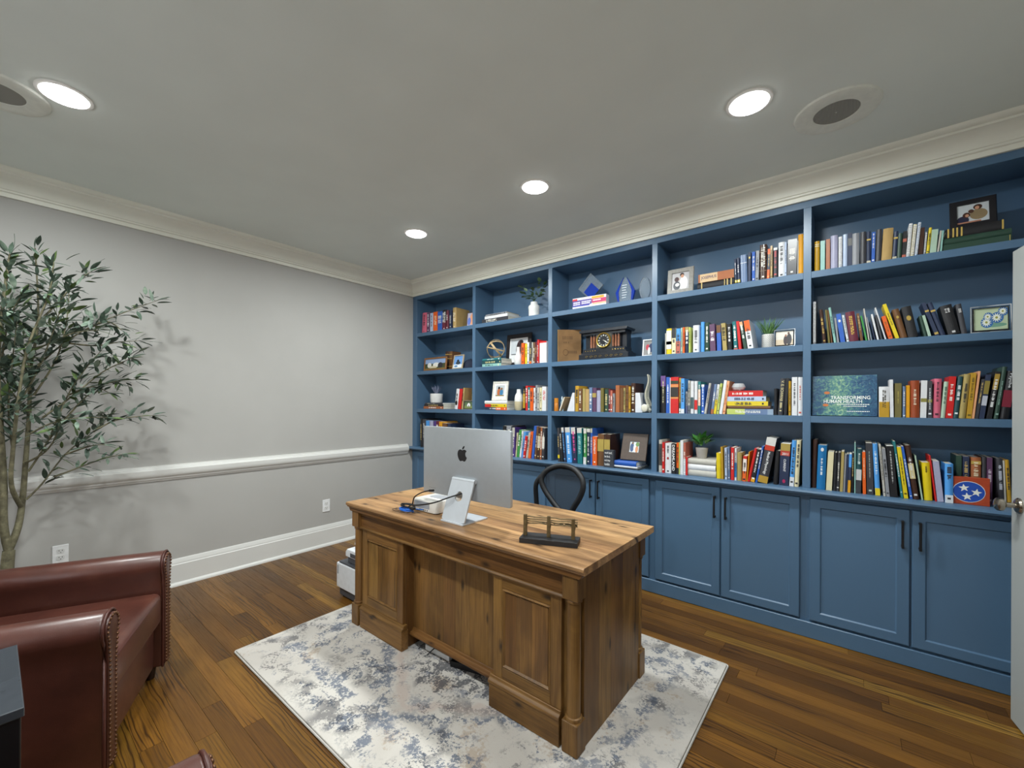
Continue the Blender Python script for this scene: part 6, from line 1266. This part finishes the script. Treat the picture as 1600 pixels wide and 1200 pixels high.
vb = MB(); vb.lathe([(0.5, -.42), (0.42, 0), (0.5, .42)], 10); vb.tube([(0.3, 0, 0), (0.85, 0, -.35), (1.25, 0, -.8)], [.22, .18, .1], 6); vb.box(-0.1, 0.5, -.75, .75, -.15, .15)
vme = vb.mesh('vertebra', BN, smooth=.9)
for k in range(24):
    u = k / 23.0; z_ = hh * (.20 + .80 * u); dx = 0.012 * math.sin(u * 6.2 + 2.6) - 0.004 + .006 * (1 - u); s_ = 0.026 - 0.013 * u
    o = link('vertebra', vme, sp_, (dx, 0, z_)); o.scale = (s_, s_, hh * .80 / 23 * .98)
MB().tube(spline([(0.0, 0, hh * .20), (0.012, 0, hh * .12), (0.022, 0, hh * .04), (0.014, 0, .006)], 5), [0.020] * 5 + [0.014] * 5 + [0.006] * 6, 10).build('sacrum', BN, sp_, smooth=1.0)
for s in (-1, 1):
    m = MB(); m.ball((-0.008, s * 0.034, 0.034), 0.026, 12, 8, (1.0, .35, 1.15)); m.build('hip_bone', BN, sp_, smooth=2.0)
MB().tube([(-0.018, -0.030, 0.012), (-0.022, 0, 0.010), (-0.018, 0.030, 0.012)], 0.008, 8).build('pubic_arch', BN, sp_, smooth=1.2)

# ---- text block
y0 = 0.0; X0_, X1_ = wx(Z5, 674, y0), wx(Z5, 788, y0); zS = SHELF[3] + 0.0008; hh = wz(Z5, 730, 922, y0) - zS; ww = X1_ - X0_
sg = thing('motto_block', 'small charcoal block reading work hard, be kind, and stay humble', 'sign', (X0_, y0 - 0.012, zS))
MB().box(0, ww, 0, 0.035, 0, hh).build('block', mat('#3a3d44', 0.6), sg, bevel=0.001)
for body, u0, u1, v0, v1 in (('work hard,', .10, .86, .76, .90), ('be kind,', .10, .66, .55, .68), ('and stay', .10, .68, .32, .46), ('humble', .10, .62, .11, .25)):
    me = fit_text(body, (u1 - u0) * ww, (v1 - v0) * hh, mat('#eeeeee', 0.6), 0.014); me.transform(Matrix.Translation(((u0 + u1) / 2 * ww, -0.0006, (v0 + v1) / 2 * hh)) @ TXH); link('lettering', me, sg)
# ---- three-star flag block
y0 = 0.035; X0_, X1_ = wx(A6, 592, y0), wx(A6, 1203, y0); hh = 0.5 * (wz(A6, 592, 505, y0) + wz(A6, 1203, 553, y0)) - zS; ww = X1_ - X0_
fg = thing('flag_block', 'red wooden block painted with three white stars in a blue disc', 'ornament', (X0_, y0, zS))
MB().box(0, ww, 0, 0.03, 0, hh).build('block', mat('#a8401f', 0.5, var=.12), fg, bevel=0.0015)
ex, ez = .495 * ww, .47 * hh; rx_, rz_ = .385 * ww, .37 * hh
MB().prism([(ex + rx_ * 1.04 * math.cos(q * .1963), ez + rz_ * 1.05 * math.sin(q * .1963)) for q in range(32)], -0.0006, 0.0005, 'y').build('white_ring', mat('#e6e4e0', 0.5), fg)
MB().prism([(ex + rx_ * math.cos(q * .1963), ez + rz_ * math.sin(q * .1963)) for q in range(32)], -0.0010, 0.0005, 'y').build('blue_disc', mat('#1c4aa8', 0.5), fg)
for sx_, sz_, ro in ((-.30, .36, .12), (.48, -.02, -.15), (-.10, -.48, .1)):
    pts = []
    for q in range(10):
        a = math.pi / 2 + ro + q * math.pi / 5; r_ = (.40 if q % 2 == 0 else .165) * rz_; pts.append((ex + sx_ * rx_ + r_ * math.cos(a), ez + sz_ * rz_ + r_ * math.sin(a)))
    MB().prism(pts, -0.0014, 0.0, 'y').build('star', mat('#e8e6dc', 0.5), fg)

# ---- vases and plants
def vase(name, label, cat, crop, xc, half, yt, row, y, prof, m, z=None, band=None):
    z = (SHELF[row] if z is None else z) + 0.0008; X = wx(crop, xc, y); r_ = wx(crop, xc + half, y) - X; h_ = wz(crop, xc, yt, y) - z
    t = thing(name, label, cat, (X, y, z)); MB().lathe([(a * r_, b * h_) for a, b in prof], 24, cap=True).build('body', m, t, smooth=.9)
    MB().lathe([(prof[-1][0] * r_, h_), (prof[-1][0] * r_ * .86, h_), (prof[-1][0] * r_ * .84, h_ - .004)], 24, cap=False).build('rim', m, t, smooth=.9)
    return t, r_, h_
WC = mat('#e2e2e0', 0.35, name='white_ceramic')
BOT = [(.75, 0), (.92, .04), (.95, .5), (1.0, .62), (.92, .74), (.62, .84), (.58, 1.0)]
def leaf_mesh(L_, W_, curl, m, name='leaf', n_=6, tip=.8):
    vs = []; fs = []
    for k in range(n_ + 1):
        u = k / n_; wd = W_ * math.sin(math.pi * max(.02, min(.985, u ** tip))); vs += [(u * L_, -wd, -curl * u * u + .1 * W_), (u * L_, 0, -curl * u * u), (u * L_, wd, -curl * u * u + .1 * W_)]
    for k in range(n_): b = k * 3; fs += [(b, b + 3, b + 4, b + 1), (b + 1, b + 4, b + 5, b + 2)]
    return MB().add(vs, fs).mesh(name, m, smooth=2.0)
def put_leaf(me, par, p, ax, s=1.0):
    o = link('leaf', me, par); ax = Vector(ax).normalized(); z_ = Vector((rb.uniform(-.4, .4), rb.uniform(-.4, .4), 1)); y_ = z_.cross(ax).normalized(); z_ = ax.cross(y_)
    o.matrix_local = Matrix.Translation(p) @ Matrix((ax, y_, z_)).transposed().to_4x4() @ Matrix.Scale(s, 4); return o
def leafm(a, b):
    t = NT('plant_leaf'); v = t.coords('Object'); t.l(t.ramp(t.noise(v, 50.0, 2.0), [(.3, srgb(a)), (.7, srgb(b))]), t.bsdf.inputs['Base Color']); t.bsdf.inputs['Roughness'].default_value = .45; return t.m
t, r_, h_ = vase('plant_vase', 'white bottle vase holding dark leafy sprigs, top shelf, second bay', 'vase', Z1, 1410, 54, 235, 0, 0.09, BOT, WC)
eu = leafm('#33502f', '#56704a'); eu2 = leafm('#6b8560', '#8fa383'); e1, e2 = leaf_mesh(.045, .015, .008, eu), leaf_mesh(.045, .013, .01, eu2)
for k in range(9):
    a = 2 * math.pi * k / 9; out = 0.09 + .03 * rb.random(); tip = Vector((out * math.cos(a) * 1.25, min(.09, max(-.09, out * .6 * math.sin(a))), h_ + .07 + .09 * rb.random())); st = spline([(0, 0, h_ * .6), (0.004 * math.cos(a), 0.004 * math.sin(a), h_ + .01), tip * .6 + Vector((0, 0, h_ * .5)), tip], 4)
    MB().tube(st, .0012, 5).build('stem', eu, t, smooth=1.2)
    for j in range(5): p = st[min(len(st) - 1, 6 + j * 2 - (j > 3))]; put_leaf(e1 if rb.random() < .75 else e2, t, p, (math.cos(a) + rb.uniform(-.8, .8), .6 * math.sin(a) + rb.uniform(-.7, .7), rb.uniform(-.1, .8)), rb.uniform(.8, 1.25))
vase('carafe_vase', 'small plain white vase before the black couple frame', 'vase', Z1, 1235, 36, 745, 1, 0.07, [(.8, 0), (1, .06), (1, .45), (.6, .62), (.42, .8), (.42, 1.0)], WC)
t, r_, h_ = vase('two_tone_vase', 'white over cream two-tone vase beside upright books, third shelf', 'vase', Z2, 1243, 40, 205, 2, 0.07, [(.7, 0), (.95, .1), (1, .35), (1.0, .42)], mat('#c4b896', 0.5))
MB().lathe([(1.001 * r_, .419 * h_), (1.0 * r_, .55 * h_), (.85 * r_, .72 * h_), (.5 * r_, .84 * h_), (.48 * r_, h_)], 24).build('neck', WC, t, smooth=.9)
bpy.data.objects.remove([o for o in bpy.data.objects if o.parent == t and o.name.startswith('rim')][0])
for o in [o for o in bpy.data.objects if o.parent == t and o.name.startswith('body')]:
    for v in o.data.vertices: v.co.z *= .42 / .42
# wooden band sphere on the teal stack
xc = wx(Z1, 955, .10); r_ = (wx(Z1, 1046, .10) - wx(Z1, 864, .10)) / 2 * .92
ws_ = thing('wooden_orb', 'openwork orb of pale wooden hoops on the teal books', 'ornament', (xc, .10 + .03, ZS11 + .0006)); WD = mat('#b59d77', 0.6, var=.15, name='pale_wood')
for k, (rx_, rz2) in enumerate(((0, 0.2), (90, 0.3), (35, 1.1), (-40, 2.0))):
    m = MB(); n_ = 32; wdt = .009 if k > 1 else .004; th_ = .003
    for q in range(n_):
        a = 2 * math.pi * q / n_
        for rr, zz in ((r_ - th_ - k * .0035, -wdt), (r_ - k * .0035, -wdt), (r_ - k * .0035, wdt), (r_ - th_ - k * .0035, wdt)): m.v.append((rr * math.cos(a), rr * math.sin(a), zz))
    for q in range(n_):
        b, c = q * 4, ((q + 1) % n_) * 4
        for e in range(4): m.f.append((b + e, c + e, c + (e + 1) % 4, b + (e + 1) % 4)); m.mi.append(0)
    m.build('hoop', WD, ws_, loc=(0, 0, r_ * 1.0), rot=(R(90 + rx_), R(12), rz2), smooth=.8)
# lavender pot on the copper stack
t, r_, h_ = vase('lavender_pot', 'white pot of grey lavender on stacked books, third shelf', 'potted plant', Z2, 306, 48, 255, 2, 0.10, [(.86, 0), (.95, .1), (1, .98), (1, 1)], WC, z=ZS30)
lv = leafm('#565e78', '#8c93ac'); lme = leaf_mesh(.085, .0045, .01, lv, n_=5)
for k in range(46):
    a = rb.uniform(0, 6.283); e = rb.uniform(.15, .85); put_leaf(lme, t, Vector((.012 * math.cos(a), .012 * math.sin(a), h_ - .004)), (math.cos(a) * e, math.sin(a) * e * .8, 1.0), rb.uniform(.75, 1.35))
# zigzag pot with grass
t, r_, h_ = vase('grass_pot', 'grey and white zigzag pot of green grass beside the beach photo', 'potted plant', Z7, 1150, 62, 275, 1, 0.13, [(.92, 0), (1, .05), (1, .98), (.97, 1)], mat('#dad8d2', 0.5))
for k in range(6):
    n_ = 36; MB().tube([((r_ + .0006) * math.cos(2 * math.pi * q / n_), (r_ + .0006) * math.sin(2 * math.pi * q / n_), h_ * (.12 + .15 * k) + (.006 if q % 2 else -.006)) for q in range(n_)], .0014, 4, closed=True).build('zigzag_stripe', mat('#8b8c90', 0.6), t)
gr = leafm('#47713f', '#78a060'); gme = leaf_mesh(.11, .0026, .03, gr, n_=6)
for k in range(90):
    a = rb.uniform(0, 6.283); e = rb.uniform(.05, .75); put_leaf(gme, t, Vector((.03 * math.cos(a) * rb.random(), .03 * math.sin(a) * rb.random(), h_ - .004)), (max(-.3, math.cos(a) * e), math.sin(a) * e * .7, 1.0), rb.uniform(.6, 1.15))
# broad-leaved plant on the white books
t, r_, h_ = vase('leafy_pot', 'grey pot with broad green leaves on the white book stack', 'potted plant', Z9, 493, 62, 252, 3, 0.10, [(.72, 0), (.78, .03), (.98, .9), (1.0, .92), (1, 1)], mat('#bdbab6', 0.55), z=ZS33)
bl = leafm('#2f6a2a', '#58994a'); b1 = leaf_mesh(.075, .019, .022, bl, n_=7); bl2 = leafm('#4b8a3c', '#84b56c'); b2 = leaf_mesh(.07, .018, .03, bl2, n_=7)
for k in range(42):
    a = rb.uniform(0, 6.283); e = rb.uniform(.1, 1.0); hz_ = h_ + rb.uniform(0, .03); p0_ = Vector((.012 * math.cos(a), .012 * math.sin(a), hz_))
    put_leaf(b1 if k % 3 else b2, t, p0_ + Vector((math.cos(a) * .02 * e, math.sin(a) * .016 * e, rb.uniform(.0, .035))), (max(-.45, min(.45, math.cos(a) * e)), math.sin(a) * e * .7, rb.uniform(.35, 1.0)), rb.uniform(.8, 1.1))
# crystal bowl on the red book
CUT = glass('#eceef0', 0.04, 1.5, 'cut_crystal'); CUT.node_tree.nodes['Principled BSDF'].inputs['Transmission Weight'].default_value = 0.55
xc = wx(E7, 232, .09); t = thing('crystal_bowl', 'cut crystal bowl on top of the red book', 'bowl', (xc, .09, ZS23 + .0005)); r_ = (wx(E7, 368, .09) - wx(E7, 98, .09)) / 2; h_ = r_ * 1.15
MB().lathe([(r_ * .5, 0), (r_ * .85, h_ * .18), (r_, h_ * .5), (r_ * .82, h_ * .85), (r_ * .7, h_), (r_ * .6, h_ * .96), (r_ * .85, h_ * .5), (r_ * .6, h_ * .16), (r_ * .2, h_ * .1)], 14).build('bowl', CUT, t)
# dark cap beside the small photo
xc = wx(Z1, 650, .12); t = thing('baseball_cap', 'dark navy cap lying beside the small blue-sky photo', 'cap', (xc - .01, .19, SHELF[1] + .0008), R(90)); NV = mat('#232b40', 0.85, name='navy_cloth')
vs = []; fs = []; m = MB()
m.lathe([(.085, 0), (.088, .02), (.08, .06), (.055, .092), (.02, .106), (.003, .108)], 20).build('crown', NV, t, smooth=1.2)
MB().prism([(-.06, -.068), (.0, -.088), (.06, -.068), (.062, -.105), (.035, -.135), (-.035, -.135), (-.062, -.105)], .0005, .006, 'z').build('brim', NV, t, bevel=.002)
MB().ball((0, 0, .108), .007, 8, 6).build('button', NV, t)
label_books()
